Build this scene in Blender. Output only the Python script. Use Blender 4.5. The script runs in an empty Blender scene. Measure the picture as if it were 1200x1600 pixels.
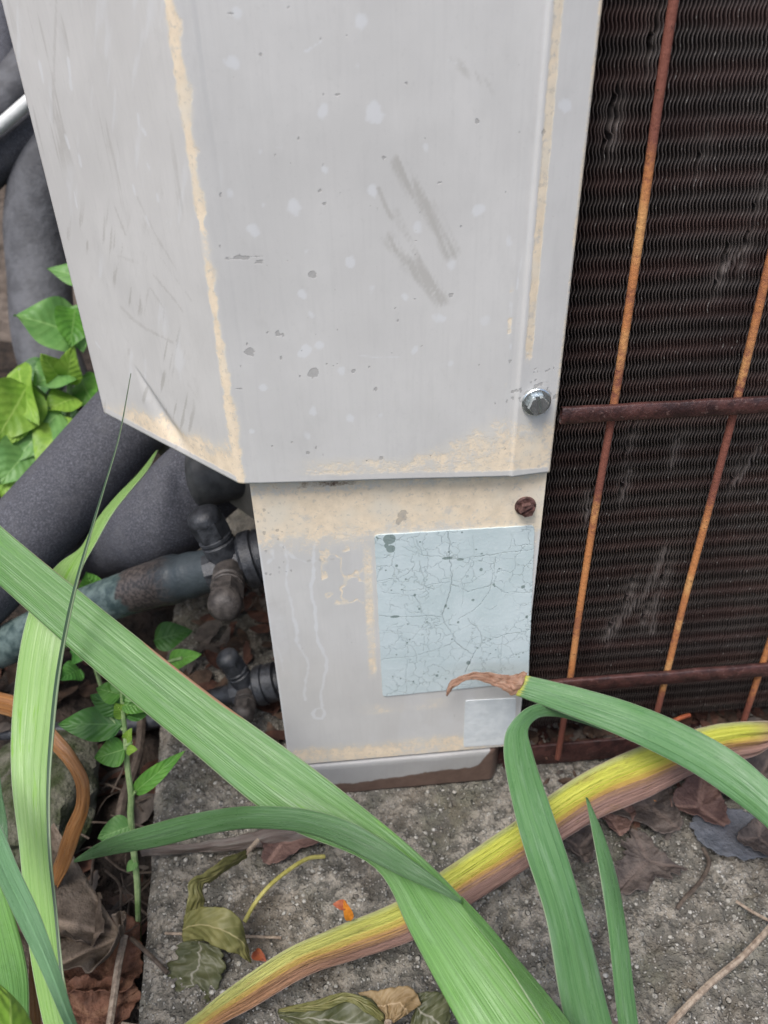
import bpy, bmesh, math, random
import numpy as np
from mathutils import Vector, Matrix, noise as mnoise
random.seed(7)
rng = np.random.default_rng(11)
S = bpy.context.scene
COL = S.collection
V3 = Vector
# ------------------------------------------------------------------ camera, world, sun, exposure
cam_d = bpy.data.cameras.new('camera'); cam = bpy.data.objects.new('camera', cam_d); COL.objects.link(cam)
cam_d.sensor_fit = 'AUTO'; cam_d.sensor_width = 36.0; cam_d.lens = 27.0
cam_d.clip_start = 0.01; cam_d.clip_end = 200.0
mx = Matrix(((0.995733, 0.068824, -0.061615), (-0.089356, 0.550775, -0.829858), (-0.023179, 0.831811, 0.554569))).to_4x4()
mx.translation = V3((0.026694, -0.209786, 0.283427))
cam.matrix_world = mx
cam_d.dof.use_dof = True; cam_d.dof.focus_distance = 0.232; cam_d.dof.aperture_fstop = 17.0
S.camera = cam
SUN_EL, SUN_AZ = 63.0, 238.0      # azimuth: compass-like angle of the direction the light comes from, in the xy plane (deg from +x)
world = bpy.data.worlds.new('World'); S.world = world; world.use_nodes = True
wn = world.node_tree.nodes; wl = world.node_tree.links
bg = wn['Background']; sky = wn.new('ShaderNodeTexSky'); sky.sky_type = 'NISHITA'; sky.sun_disc = False
sky.sun_elevation = math.radians(SUN_EL); sky.sun_rotation = math.radians(90 - SUN_AZ)
sky.air_density = 1.0; sky.dust_density = 3.5; sky.ozone_density = 1.0
bg.inputs['Strength'].default_value = 0.115
wl.new(sky.outputs['Color'], bg.inputs['Color'])
sun_d = bpy.data.lights.new('sun', 'SUN'); sun = bpy.data.objects.new('sun', sun_d); COL.objects.link(sun)
sun_d.energy = 1.55; sun_d.angle = math.radians(24); sun_d.color = (1.0, 0.992, 0.985)
sd = V3((math.cos(math.radians(SUN_AZ)) * math.cos(math.radians(SUN_EL)), math.sin(math.radians(SUN_AZ)) * math.cos(math.radians(SUN_EL)), math.sin(math.radians(SUN_EL))))
sun.rotation_euler = sd.to_track_quat('Z', 'Y').to_euler(); sun.location = sd * 3
S.view_settings.view_transform = 'Standard'; S.view_settings.look = 'None'
S.view_settings.exposure = 0.80; S.view_settings.gamma = 1.0; S.view_settings.use_curve_mapping = False

# ------------------------------------------------------------------ object helpers
def tag(o, label=None, cat=None, group=None, kind=None):
    if label: o['label'] = label
    if cat: o['category'] = cat
    if group: o['group'] = group
    if kind: o['kind'] = kind
    return o
def empty(name, loc, label, cat, group=None):
    o = bpy.data.objects.new(name, None); COL.objects.link(o); o.location = loc; o.empty_display_size = 0.02
    return tag(o, label, cat, group)
def link(name, me, mat, parent=None, smooth=True):
    for m in (mat if isinstance(mat, (list, tuple)) else [mat]): me.materials.append(m)
    if smooth and len(me.polygons): me.polygons.foreach_set('use_smooth', [True] * len(me.polygons))
    o = bpy.data.objects.new(name, me); COL.objects.link(o)
    if parent is not None:
        o.parent = parent
        if parent.type == 'EMPTY': o.matrix_parent_inverse = Matrix.Translation(-V3(parent.location))
    return o
def np_mesh(name, verts, quads):
    me = bpy.data.meshes.new(name); v = np.asarray(verts, np.float32).reshape(-1, 3); f = np.asarray(quads, np.int32).reshape(-1, 4)
    me.vertices.add(len(v)); me.vertices.foreach_set('co', v.ravel())
    me.loops.add(f.size); me.loops.foreach_set('vertex_index', f.ravel())
    me.polygons.add(len(f)); me.polygons.foreach_set('loop_start', np.arange(0, f.size, 4, dtype=np.int32))
    me.update(calc_edges=True); me.validate()
    return me
def grid_quads(nr, nc, off=0):
    i = np.arange(nr - 1)[:, None]; j = np.arange(nc - 1)[None, :]
    a = (i * nc + j).ravel() + off
    return np.stack([a, a + 1, a + nc + 1, a + nc], 1)
def set_attr(me, name, vals):
    a = me.attributes.new(name, 'FLOAT', 'POINT'); a.data.foreach_set('value', np.asarray(vals, np.float32).ravel())
def set_uv(me, u, v):
    uv = me.uv_layers.new(name='UVMap'); idx = np.empty(len(me.loops), np.int32); me.loops.foreach_get('vertex_index', idx)
    arr = np.stack([np.asarray(u).ravel()[idx], np.asarray(v).ravel()[idx]], 1).astype(np.float32); uv.data.foreach_set('uv', arr.ravel())
def spline(pts, n):
    p = np.asarray(pts, float); k = len(p)
    if k == 2: t = np.linspace(0, 1, n)[:, None]; return p[0] * (1 - t) + p[1] * t
    seg = np.linalg.norm(np.diff(p, axis=0), axis=1) ** 0.6; cum = np.concatenate([[0], np.cumsum(seg)])
    m = np.zeros_like(p)
    for i in range(k):
        if i == 0: m[i] = (p[1] - p[0]) / (cum[1] - cum[0])
        elif i == k - 1: m[i] = (p[-1] - p[-2]) / (cum[-1] - cum[-2])
        else:
            h0 = cum[i] - cum[i - 1]; h1 = cum[i + 1] - cum[i]
            m[i] = ((p[i] - p[i - 1]) / h0 * h1 + (p[i + 1] - p[i]) / h1 * h0) / (h0 + h1)
    out = []
    for t in np.linspace(0, cum[-1], n):
        i = min(np.searchsorted(cum, t, side='right') - 1, k - 2); h = cum[i + 1] - cum[i]; s = (t - cum[i]) / h
        out.append((2*s**3-3*s**2+1)*p[i] + (s**3-2*s**2+s)*h*m[i] + (-2*s**3+3*s**2)*p[i+1] + (s**3-s**2)*h*m[i+1])
    return np.array(out)
def vnoise(x, y, seed=0):            # cheap smooth value noise in numpy, 0..1
    x = np.asarray(x, float) + seed * 17.31; y = np.asarray(y, float) + seed * 5.77
    xi = np.floor(x); yi = np.floor(y); fx = x - xi; fy = y - yi; fx = fx*fx*(3-2*fx); fy = fy*fy*(3-2*fy)
    h = lambda a, b: np.modf(np.abs(np.sin(a * 127.1 + b * 311.7 + seed) * 43758.5453))[0]
    return (h(xi, yi)*(1-fx) + h(xi+1, yi)*fx)*(1-fy) + (h(xi, yi+1)*(1-fx) + h(xi+1, yi+1)*fx)*fy
def fbm(x, y, seed=0, o=3): return sum(vnoise(x * 2**i, y * 2**i, seed + i) * 0.5**i for i in range(o)) / sum(0.5**i for i in range(o))
def segdist(X, Zz, pts):
    d = np.full(X.shape, 1e9)
    for (a, b), (c, e) in zip(pts[:-1], pts[1:]):
        vx, vz = c - a, e - b; L = vx*vx + vz*vz + 1e-12
        t = np.clip(((X - a)*vx + (Zz - b)*vz) / L, 0, 1); d = np.minimum(d, np.hypot(X - a - t*vx, Zz - b - t*vz))
    return d
def sstep(x, a, b): t = np.clip((x - a) / (b - a), 0, 1); return t*t*(3-2*t)
class MB:
    def __init__(s): s.bm = bmesh.new()
    def box(s, x0, x1, y0, y1, z0, z1, bev=0.0):
        vs = [s.bm.verts.new(p) for p in ((x0,y0,z0),(x1,y0,z0),(x1,y1,z0),(x0,y1,z0),(x0,y0,z1),(x1,y0,z1),(x1,y1,z1),(x0,y1,z1))]
        fs = [s.bm.faces.new([vs[i] for i in f]) for f in ((0,3,2,1),(4,5,6,7),(0,1,5,4),(1,2,6,5),(2,3,7,6),(3,0,4,7))]
        if bev:
            es = list({e for f in fs for e in f.edges}); bmesh.ops.bevel(s.bm, geom=es, offset=bev, segments=2, affect='EDGES', profile=0.5)
        return s
    def lathe(s, p0, p1, prof, n=24, cap=True, rot=0.0):   # prof: (distance along axis, radius)
        p0, p1 = V3(p0), V3(p1); ax = (p1 - p0).normalized(); u = ax.orthogonal().normalized(); w = ax.cross(u); rings = []
        for t, r in prof:
            rings.append([s.bm.verts.new(p0 + ax*t + (u*math.cos(rot + 2*math.pi*i/n) + w*math.sin(rot + 2*math.pi*i/n))*r) for i in range(n)])
        for a, b in zip(rings[:-1], rings[1:]):
            for i in range(n): s.bm.faces.new((a[i], a[(i+1) % n], b[(i+1) % n], b[i]))
        if cap: s.bm.faces.new(rings[-1]); s.bm.faces.new(rings[0][::-1])
        return s
    def tube(s, pts, r, n=20, res=40, cap=True, rad=None):
        c = spline(pts, res); prev = None; rings = []
        for i in range(res):
            t = V3(c[min(i+1, res-1)] - c[max(i-1, 0)]).normalized()
            u = t.orthogonal().normalized() if prev is None else (prev - t*prev.dot(t)).normalized()
            prev = u; w = t.cross(u); rr = r if rad is None else float(np.interp(i/(res-1), [a for a, _ in rad], [b for _, b in rad]))
            rings.append([s.bm.verts.new(V3(c[i]) + (u*math.cos(2*math.pi*k/n) + w*math.sin(2*math.pi*k/n))*rr) for k in range(n)])
        for a, b in zip(rings[:-1], rings[1:]):
            for i in range(n): s.bm.faces.new((a[i], a[(i+1) % n], b[(i+1) % n], b[i]))
        if cap: s.bm.faces.new(rings[-1]); s.bm.faces.new(rings[0][::-1])
        return s
    def build(s, name, mat, parent=None, smooth=True, sharp=35):
        bmesh.ops.recalc_face_normals(s.bm, faces=s.bm.faces)
        me = bpy.data.meshes.new(name); s.bm.to_mesh(me); s.bm.free()
        o = link(name, me, mat, parent, smooth)
        if smooth: me.set_sharp_from_angle(angle=math.radians(sharp))
        return o

# ------------------------------------------------------------------ material helpers
class Mat:
    def __init__(s, name, rough=0.6, metallic=0.0, spec=0.4):
        s.m = bpy.data.materials.new(name); s.m.use_nodes = True; s.t = s.m.node_tree; s.N = s.t.nodes; s.L = s.t.links
        s.b = s.N['Principled BSDF']; s.b.inputs['Roughness'].default_value = rough; s.b.inputs['Metallic'].default_value = metallic
        s.b.inputs['Specular IOR Level'].default_value = spec; s.h = None
    def _in(s, sock, v):
        if hasattr(v, 'is_output') or isinstance(v, bpy.types.NodeSocket): s.L.new(v, sock)
        elif isinstance(v, (tuple, list)) and len(v) == 3 and sock.type == 'RGBA': sock.default_value = (*v, 1)
        else: sock.default_value = v
    def obj(s): return s.N.new('ShaderNodeTexCoord').outputs['Object']
    def pos(s): return s.N.new('ShaderNodeNewGeometry').outputs['Position']
    def uv(s): return s.N.new('ShaderNodeTexCoord').outputs['UV']
    def attr(s, n): a = s.N.new('ShaderNodeAttribute'); a.attribute_name = n; return a.outputs['Fac']
    def map(s, v, scale=(1,1,1), rot=(0,0,0), loc=(0,0,0)):
        n = s.N.new('ShaderNodeMapping'); n.inputs['Scale'].default_value = scale; n.inputs['Rotation'].default_value = rot; n.inputs['Location'].default_value = loc; s.L.new(v, n.inputs['Vector']); return n.outputs[0]
    def noise(s, v, scale, detail=3, rough=0.55, dist=0.0):
        n = s.N.new('ShaderNodeTexNoise'); n.inputs['Scale'].default_value = scale; n.inputs['Detail'].default_value = detail; n.inputs['Roughness'].default_value = rough; n.inputs['Distortion'].default_value = dist; s.L.new(v, n.inputs['Vector']); return n.outputs['Fac']
    def vor(s, v, scale, feature='F1', out='Distance', rnd=1.0):
        n = s.N.new('ShaderNodeTexVoronoi'); n.feature = feature; n.inputs['Scale'].default_value = scale; n.inputs['Randomness'].default_value = rnd; s.L.new(v, n.inputs['Vector']); return n.outputs[out]
    def math(s, op, a, b=0.0, c=0.0, clamp=False):
        n = s.N.new('ShaderNodeMath'); n.operation = op; n.use_clamp = clamp
        for i, v in enumerate((a, b, c)): s._in(n.inputs[i], v)
        return n.outputs[0]
    def ramp(s, f, a, b, lo=0.0, hi=1.0):
        n = s.N.new('ShaderNodeMapRange'); n.interpolation_type = 'SMOOTHSTEP'
        for i, v in enumerate((f, a, b, lo, hi)): s._in(n.inputs[i], v)
        return n.outputs[0]
    def mix(s, f, a, b):
        n = s.N.new('ShaderNodeMix'); n.data_type = 'RGBA'; s._in(n.inputs[0], f); s._in(n.inputs[6], a); s._in(n.inputs[7], b); return n.outputs[2]
    def sep(s, v):
        n = s.N.new('ShaderNodeSeparateXYZ'); s.L.new(v, n.inputs[0]); return n.outputs
    def color(s, c): s._in(s.b.inputs['Base Color'], c); return s
    def rough(s, v): s._in(s.b.inputs['Roughness'], v); return s
    def bump(s, h, dist=0.001, strength=1.0):
        n = s.N.new('ShaderNodeBump'); n.inputs['Distance'].default_value = dist; n.inputs['Strength'].default_value = strength
        s.L.new(h, n.inputs['Height'])
        if s.h is not None: s.L.new(s.h, n.inputs['Normal'])
        s.h = n.outputs[0]; s.L.new(s.h, s.b.inputs['Normal']); return s
    def translucent(s, c, f=0.3):
        t = s.N.new('ShaderNodeBsdfTranslucent'); s._in(t.inputs['Color'], c); mxn = s.N.new('ShaderNodeMixShader'); mxn.inputs[0].default_value = f
        s.L.new(s.b.outputs[0], mxn.inputs[1]); s.L.new(t.outputs[0], mxn.inputs[2]); s.L.new(mxn.outputs[0], s.N['Material Output'].inputs[0]); return s

# painted sheet metal: attributes tan (flaking to primer), pale (water spots), dark (bare chips), smear (brown rubs)
def painted(name, base, tan_c=(0.71, 0.575, 0.40), streak=True):
    m = Mat(name, 0.48, spec=0.35); p = m.pos()
    n1 = m.noise(p, 30, 4); n2 = m.noise(p, 220, 4, 0.7); n3 = m.noise(m.map(p, (900, 900, 60)), 1.0, 2); n4 = m.noise(p, 900, 2)
    c = m.mix(m.ramp(n1, 0.3, 0.75), tuple(x * 0.94 for x in base), tuple(min(1, x * 1.05) for x in base)); c = m.mix(m.math('MULTIPLY', m.ramp(m.noise(m.map(p, (1, 1, 0.35), loc=(5, 2, 1)), 70, 4, 0.65), 0.5, 0.72), 0.35), c, tuple(min(1, x * 1.12) for x in base)); c = m.mix(m.math('MULTIPLY', m.ramp(m.noise(m.map(p, (1, 1, 0.5), loc=(1, 2, 9)), 120, 5, 0.7), 0.52, 0.72), 0.30), c, tuple(x * 0.86 for x in base))
    if streak: c = m.mix(m.math('MULTIPLY', m.ramp(n3, 0.45, 0.75), 0.14), c, tuple(x * 0.80 for x in base))
    c = m.mix(m.math('MULTIPLY', m.ramp(n4, 0.6, 0.75), 0.12), c, tuple(x * 0.7 for x in base))
    w = m.math('ADD', m.math('MULTIPLY', m.math('SUBTRACT', n2, 0.5), 1.5), m.math('MULTIPLY', m.math('SUBTRACT', m.noise(p, 1400, 3), 0.5), 0.55))
    sm = m.ramp(m.math('ADD', m.attr('smear'), m.math('MULTIPLY', w, 0.40)), 0.15, 0.95); c = m.mix(m.math('MULTIPLY', sm, 0.46), c, (0.33, 0.31, 0.27))
    pf = m.ramp(m.math('ADD', m.attr('pale'), m.math('MULTIPLY', w, 0.30)), 0.15, 0.9); c = m.mix(m.math('MULTIPLY', pf, 0.50), c, (0.70, 0.71, 0.715))
    tf0 = m.math('ADD', m.attr('tan'), m.math('MULTIPLY', w, 0.95)); tf = m.ramp(tf0, 0.30, 0.74); ring = m.math('MULTIPLY', m.ramp(tf0, 0.15, 0.4), m.ramp(tf0, 0.75, 0.5))
    tc = m.mix(m.ramp(n2, 0.3, 0.7), tan_c, tuple(min(1, x * 1.18 + 0.04) for x in tan_c)); tc = m.mix(m.ramp(m.noise(p, 60, 3), 0.45, 0.75), tc, (0.74, 0.66, 0.52)); tc = m.mix(m.math('MULTIPLY', m.ramp(m.noise(p, 520, 4, 0.7), 0.54, 0.66), 0.5), tc, (0.40, 0.36, 0.30)); tc = m.mix(m.math('MULTIPLY', m.ramp(m.noise(p, 130, 4, 0.7), 0.56, 0.68), 0.55), tc, (0.50, 0.48, 0.44))
    hz = m.ramp(m.math('ADD', m.attr('tan'), m.math('MULTIPLY', w, 0.25)), 0.05, 0.65); c = m.mix(m.math('MULTIPLY', hz, 0.50), c, (0.72, 0.655, 0.53)); c = m.mix(m.math('MULTIPLY', tf, 0.80), c, tc)
    df = m.ramp(m.math('ADD', m.attr('dark'), m.math('MULTIPLY', w, 1.15)), 0.40, 0.62); c = m.mix(m.math('MULTIPLY', df, 0.46), c, m.mix(m.noise(p, 1500, 2), (0.10, 0.095, 0.09), (0.34, 0.325, 0.30)))
    rf = m.ramp(m.math('ADD', m.attr('rust'), m.math('MULTIPLY', w, 0.5)), 0.35, 0.6); c = m.mix(rf, c, m.mix(n2, (0.075, 0.046, 0.036), (0.17, 0.115, 0.090)))
    m.color(c); m.rough(m.math('ADD', m.ramp(tf, 0, 1, 0.40, 0.68), m.math('MULTIPLY', n1, 0.15)))
    hh = m.math('SUBTRACT', m.math('MULTIPLY', n2, 0.06), m.math('ADD', m.math('MULTIPLY', tf, 0.25), m.math('MULTIPLY', df, 0.25)))
    m.bump(hh, 0.00022); m.bump(n1, 0.0005, 0.5)
    return m.m
PAINT = painted('grey_paint', (0.592, 0.578, 0.548)); PAINT2 = painted('grey_paint_lower', (0.575, 0.563, 0.534))
def simple(name, c0, c1, scale, rough=0.7, bump=0.0003, detail=4, metallic=0.0, bscale=None, spec=0.4):
    m = Mat(name, rough, metallic, spec); p = m.pos(); n = m.noise(p, scale, detail, 0.6); m.color(m.mix(m.ramp(n, 0.35, 0.65), c0, c1))
    m.bump(m.noise(p, bscale or scale * 3, 3), bump); return m.m
FOAM_M = Mat('black_pipe_foam', 0.78, spec=0.35)
p = FOAM_M.pos(); nf = FOAM_M.noise(p, 1300, 3, 0.7); nf2 = FOAM_M.noise(p, 120, 3)
c = FOAM_M.mix(FOAM_M.ramp(nf, 0.42, 0.72), (0.050, 0.051, 0.060), (0.140, 0.143, 0.165)); c = FOAM_M.mix(FOAM_M.math('MULTIPLY', FOAM_M.ramp(nf2, 0.45, 0.75), 0.5), c, (0.10, 0.10, 0.108))
FOAM_M.color(c); FOAM_M.bump(nf, 0.0003); FOAM_M.bump(FOAM_M.noise(p, 40, 3), 0.003, 0.5); FOAM = FOAM_M.m
FOAM_G = simple('grey_pipe_foam', (0.075, 0.076, 0.082), (0.115, 0.117, 0.126), 90, 0.7, 0.0006)
BRASS = simple('weathered_dark_brass', (0.015, 0.017, 0.021), (0.048, 0.052, 0.060), 260, 0.42, 0.0003, spec=0.6, bscale=1500)
CAPM = simple('dull_brown_cap', (0.032, 0.028, 0.026), (0.078, 0.068, 0.062), 300, 0.5, 0.0003, bscale=1500)
m = Mat('weathered_copper', 0.45, spec=0.5); p = m.pos(); n = m.noise(p, 160, 4, 0.65); n2 = m.noise(p, 700, 3)
a = m.attr('burn'); gcol = m.mix(m.ramp(n, 0.35, 0.65), (0.035, 0.060, 0.060), (0.12, 0.165, 0.155)); bcol = m.mix(m.ramp(n2, 0.4, 0.6), (0.030, 0.026, 0.025), (0.085, 0.070, 0.062)); dcol = m.mix(n, (0.020, 0.028, 0.034), (0.055, 0.07, 0.078))
c = m.mix(m.ramp(m.math('ADD', a, m.math('MULTIPLY', m.math('SUBTRACT', n, 0.5), 0.10)), 0.655, 0.675), gcol, bcol); c = m.mix(m.ramp(m.math('ADD', a, m.math('MULTIPLY', n, 0.2)), 0.86, 0.96), c, dcol)
m.color(c); m.bump(n2, 0.0003); COPPER = m.m
m = Mat('rusty_rod', 0.75); p = m.pos(); n = m.noise(m.map(p, (25, 25, 25)), 1.0, 2); n2 = m.noise(p, 500, 4, 0.7)
f = m.ramp(m.math('SUBTRACT', m.math('ADD', n, m.math('MULTIPLY', m.math('SUBTRACT', n2, 0.5), 0.55)), m.math('MULTIPLY', m.attr('maroon'), 0.36)), 0.28, 0.58)
c = m.mix(f, (0.20, 0.068, 0.045), (0.50, 0.20, 0.068)); c = m.mix(m.ramp(m.noise(m.map(p, (45, 45, 45), loc=(3, 1, 2)), 1.0, 2), 0.48, 0.64), c, m.mix(f, c, (0.60, 0.32, 0.12))); c = m.mix(m.math('MULTIPLY', m.ramp(n2, 0.60, 0.70), 0.8), c, (0.07, 0.025, 0.018))
m.color(c); m.bump(n2, 0.0004); ROD = m.m
m = Mat('dark_rusty_bar', 0.5, spec=0.55); p = m.pos(); n = m.noise(p, 180, 4, 0.65); n2 = m.noise(p, 900, 3)
c = m.mix(m.ramp(n, 0.35, 0.65), (0.026, 0.009, 0.008), (0.075, 0.028, 0.023)); c = m.mix(m.math('MULTIPLY', m.ramp(n2, 0.6, 0.72), 0.6), c, (0.17, 0.10, 0.085)); m.color(c); m.bump(n, 0.0006); m.bump(n2, 0.0002); BAR = m.m
m = Mat('dirty_fin_shaded_gaps', 0.5, spec=0.5); p = m.pos(); z = m.sep(p)[2]
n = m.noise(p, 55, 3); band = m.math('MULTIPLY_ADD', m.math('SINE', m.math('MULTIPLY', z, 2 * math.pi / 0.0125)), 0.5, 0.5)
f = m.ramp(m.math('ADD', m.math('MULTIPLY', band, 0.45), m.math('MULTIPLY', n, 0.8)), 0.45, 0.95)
c = m.mix(f, (0.070, 0.057, 0.051), (0.080, 0.050, 0.043)); c = m.mix(m.math('MULTIPLY', m.ramp(m.noise(p, 350, 2), 0.62, 0.8), 0.7), c, (0.17, 0.155, 0.15)); c = m.mix(m.math('MULTIPLY', m.ramp(m.noise(p, 28, 4, 0.65), 0.48, 0.70), 0.65), c, (0.030, 0.020, 0.019)); c = m.mix(m.math('MULTIPLY', m.ramp(m.noise(m.map(p, (1, 1, 0.5)), 900, 2), 0.66, 0.72), 0.8), c, (0.24, 0.22, 0.20)); gap_shade_c = m.mix(f, (0.007, 0.0045, 0.004), (0.022, 0.010, 0.009)); c = m.mix(m.ramp(m.attr('edge'), 0.955, 0.999), gap_shade_c, c); c = m.mix(m.math('MULTIPLY', m.attr('bent'), 0.65), c, (0.14, 0.12, 0.11))  # fin sides coloured near-black: gap shade painted in; dirt on front edges
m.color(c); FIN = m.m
DARK = simple('dark_housing', (0.010, 0.009, 0.009), (0.022, 0.018, 0.017), 60, 0.8)
STEEL = simple('zinc_screw', (0.55, 0.60, 0.60), (0.74, 0.78, 0.78), 700, 0.22, 0.0001, metallic=0.9)
RSCREW = simple('rusty_screw', (0.05, 0.022, 0.018), (0.16, 0.085, 0.075), 500, 0.5, 0.0003, metallic=0.2)
PANWHITE = painted('grey_paint_base', (0.35, 0.345, 0.335))

# concrete with exposed pale aggregate, moss and damp
m = Mat('weathered_concrete', 0.88, spec=0.25); p = m.pos()
n1 = m.noise(p, 14, 5, 0.6); n2 = m.noise(p, 140, 4, 0.7); n3 = m.noise(p, 650, 3, 0.6)
c = m.mix(m.ramp(n1, 0.35, 0.66), (0.175, 0.160, 0.134), (0.375, 0.340, 0.285)); c = m.mix(m.ramp(n2, 0.42, 0.62), (0.115, 0.108, 0.092), c)
v = m.vor(p, 330); vc = m.vor(p, 330, out='Color'); sv = m.sep(vc)
spk = m.math('MULTIPLY', m.ramp(v, 0.42, 0.25), m.ramp(sv[0], 0.60, 0.72)); c = m.mix(m.math('MULTIPLY', spk, 0.75), c, m.mix(sv[1], (0.26, 0.24, 0.20), (0.50, 0.48, 0.43)))
v2 = m.vor(p, 900); sv2 = m.sep(m.vor(p, 900, out='Color')); spk2 = m.math('MULTIPLY', m.ramp(v2, 0.45, 0.25), m.ramp(sv2[0], 0.66, 0.74)); c = m.mix(m.math('MULTIPLY', spk2, 0.8), c, (0.48, 0.46, 0.42))
moss = m.math('MULTIPLY', m.ramp(m.noise(p, 22, 4, 0.65), 0.50, 0.66), m.ramp(n2, 0.35, 0.6)); c = m.mix(m.math('MULTIPLY', moss, 0.65), c, (0.060, 0.068, 0.042))
c = m.mix(m.math('MULTIPLY', m.ramp(m.noise(m.map(p, (1, 1, 1), loc=(2, 7, 1)), 26, 5, 0.65), 0.50, 0.68), 0.40), c, (0.12, 0.090, 0.058)); m.color(c); m.bump(n2, 0.004); m.bump(n3, 0.0012); m.bump(m.math('MULTIPLY', spk, 1.0), 0.0009); m.bump(spk2, 0.0005); CONC = m.m
PEB = []
for i, cc in enumerate([(0.42, 0.40, 0.35), (0.30, 0.285, 0.25), (0.17, 0.15, 0.125), (0.50, 0.48, 0.43)]): PEB.append(simple('pebble_%s' % 'abcd'[i], tuple(x*0.8 for x in cc), cc, 900, 0.7))
SOIL = simple('dark_soil', (0.012, 0.009, 0.007), (0.045, 0.032, 0.024), 90, 0.95, 0.004, bscale=260)
WALL = simple('brown_stucco_wall', (0.16, 0.125, 0.10), (0.26, 0.21, 0.17), 25, 0.95, 0.004)
MOSS = simple('mossy_stone', (0.030, 0.040, 0.012), (0.12, 0.115, 0.085), 110, 0.95, 0.002, bscale=600)
LITS = [simple('litter_' + n, a, b, 150, 0.85, 0.0006) for n, a, b in (('brown', (0.036, 0.022, 0.015), (0.095, 0.060, 0.040)), ('grey', (0.050, 0.041, 0.035), (0.115, 0.095, 0.080)), ('red', (0.050, 0.022, 0.015), (0.11, 0.050, 0.032)))]

# blade leaf: uv u across, v along
def blade(name, base, edge, light, dry=None, stripes=30.0, trans=0.22, patch=None, pale_side=None, grad=None, bloom=0.12):
    m = Mat(name, 0.42, spec=0.42); uv = m.uv(); s = m.sep(uv)
    st = m.noise(m.map(uv, (stripes, 1.1, 1)), 1.0, 3, 0.6); st2 = m.noise(m.map(uv, (stripes * 3.3, 2.5, 1)), 1.0, 2)
    big = m.noise(m.map(uv, (2.2, 3.0, 1)), 1.0, 3)
    c = m.mix(m.ramp(st, 0.22, 0.80), base, light); c = m.mix(m.math('MULTIPLY', m.ramp(st2, 0.45, 0.8), 0.30), c, tuple(x * 1.25 for x in light)); c = m.mix(m.math('MULTIPLY', m.ramp(big, 0.45, 0.8), 0.5), c, tuple(x * 0.75 for x in base))
    if patch: c = m.mix(m.math('MULTIPLY', m.ramp(m.noise(m.map(uv, (2.6, 7, 1), loc=(4, 2, 0)), 1.0, 4, 0.65), 0.60, 0.68), 0.8), c, patch)
    tiny = m.noise(m.map(uv, (14, 50, 1)), 1.0, 2); c = m.mix(m.math('MULTIPLY', m.ramp(tiny, 0.72, 0.78), 0.7), c, (0.10, 0.075, 0.02))
    ed = m.math('ABSOLUTE', m.math('SUBTRACT', s[0], 0.5)); c = m.mix(m.math('MULTIPLY', m.ramp(ed, 0.475, 0.497), 0.7), c, edge)
    if grad: gm = m.ramp(s[1], grad[0], grad[1]); gc = m.mix(m.ramp(st, 0.33, 0.68), grad[2], tuple(x * 1.3 for x in grad[2])); c = m.mix(gm, c, gc)
    if pale_side: c = m.mix(m.ramp(s[0], 0.55, 0.70), c, pale_side)  # one side across the blade width is paler in colour
    c = m.mix(m.math('MULTIPLY', m.ramp(m.noise(m.map(uv, (5, 9, 1), loc=(7, 3, 0)), 1.0, 4, 0.7), 0.45, 0.75), bloom), c, (0.36, 0.46, 0.37)); c = m.mix(m.math('MULTIPLY', m.ramp(m.noise(m.map(uv, (4, 16, 1), loc=(1, 8, 0)), 1.0, 5, 0.75), 0.56, 0.70), 0.35), c, tuple(x * 0.55 for x in base)); m.rough(m.ramp(m.noise(m.map(uv, (6, 20, 1)), 1.0, 4, 0.7), 0.35, 0.7, 0.26, 0.46))
    if dry:   # (v where it starts, colour)
        f = m.ramp(m.math('ADD', s[1], m.math('MULTIPLY', m.math('SUBTRACT', st, 0.5), 0.06)), dry[0], dry[0] + dry[2]); c = m.mix(f, c, dry[1])
    de = m.attr('dryedge'); c = m.mix(m.ramp(m.math('ADD', de, m.math('MULTIPLY', m.math('SUBTRACT', big, 0.5), 0.5)), 0.4, 0.6), c, (0.30, 0.17, 0.095))
    m.color(c); m.bump(st, 0.0004, 0.8); m.bump(st2, 0.0002, 0.6); m.translucent(c, trans); return m.m
IRIS = blade('iris_leaf_green', (0.115, 0.255, 0.115), (0.42, 0.46, 0.36), (0.165, 0.325, 0.155))
IRISP = blade('iris_leaf_pale', (0.084, 0.212, 0.046), (0.38, 0.42, 0.27), (0.128, 0.282, 0.074), patch=(0.12, 0.30, 0.035), grad=(0.50, 0.68, (0.130, 0.280, 0.068)))
IRISD = blade('iris_leaf_dark', (0.060, 0.150, 0.060), (0.22, 0.26, 0.14), (0.095, 0.205, 0.080))
IRISB = blade('iris_leaf_bright', (0.20, 0.37, 0.085), (0.55, 0.62, 0.45), (0.30, 0.48, 0.16), patch=(0.17, 0.38, 0.02), stripes=16)
IRISG = blade('iris_leaf_blue_green', (0.080, 0.200, 0.070), (0.38, 0.43, 0.31), (0.138, 0.278, 0.108), stripes=16, bloom=0.22)
IRISG2 = blade('iris_leaf_collar', (0.080, 0.205, 0.070), (0.40, 0.45, 0.33), (0.142, 0.290, 0.110), stripes=16, dry=(0.972, (0.42, 0.42, 0.07), 0.022))
IRISU = blade('iris_leaf_deep', (0.060, 0.142, 0.048), (0.22, 0.30, 0.15), (0.095, 0.20, 0.072))
DRYT = blade('dried_tip_brown', (0.20, 0.10, 0.055), (0.55, 0.36, 0.26), (0.48, 0.28, 0.19), stripes=14)
DRYB = blade('dried_blade_orange', (0.19, 0.075, 0.022), (0.08, 0.035, 0.015), (0.42, 0.20, 0.07), stripes=9)
DRYS = blade('dried_strip_mauve', (0.095, 0.07, 0.06), (0.06, 0.045, 0.04), (0.16, 0.125, 0.105), stripes=9)
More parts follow.
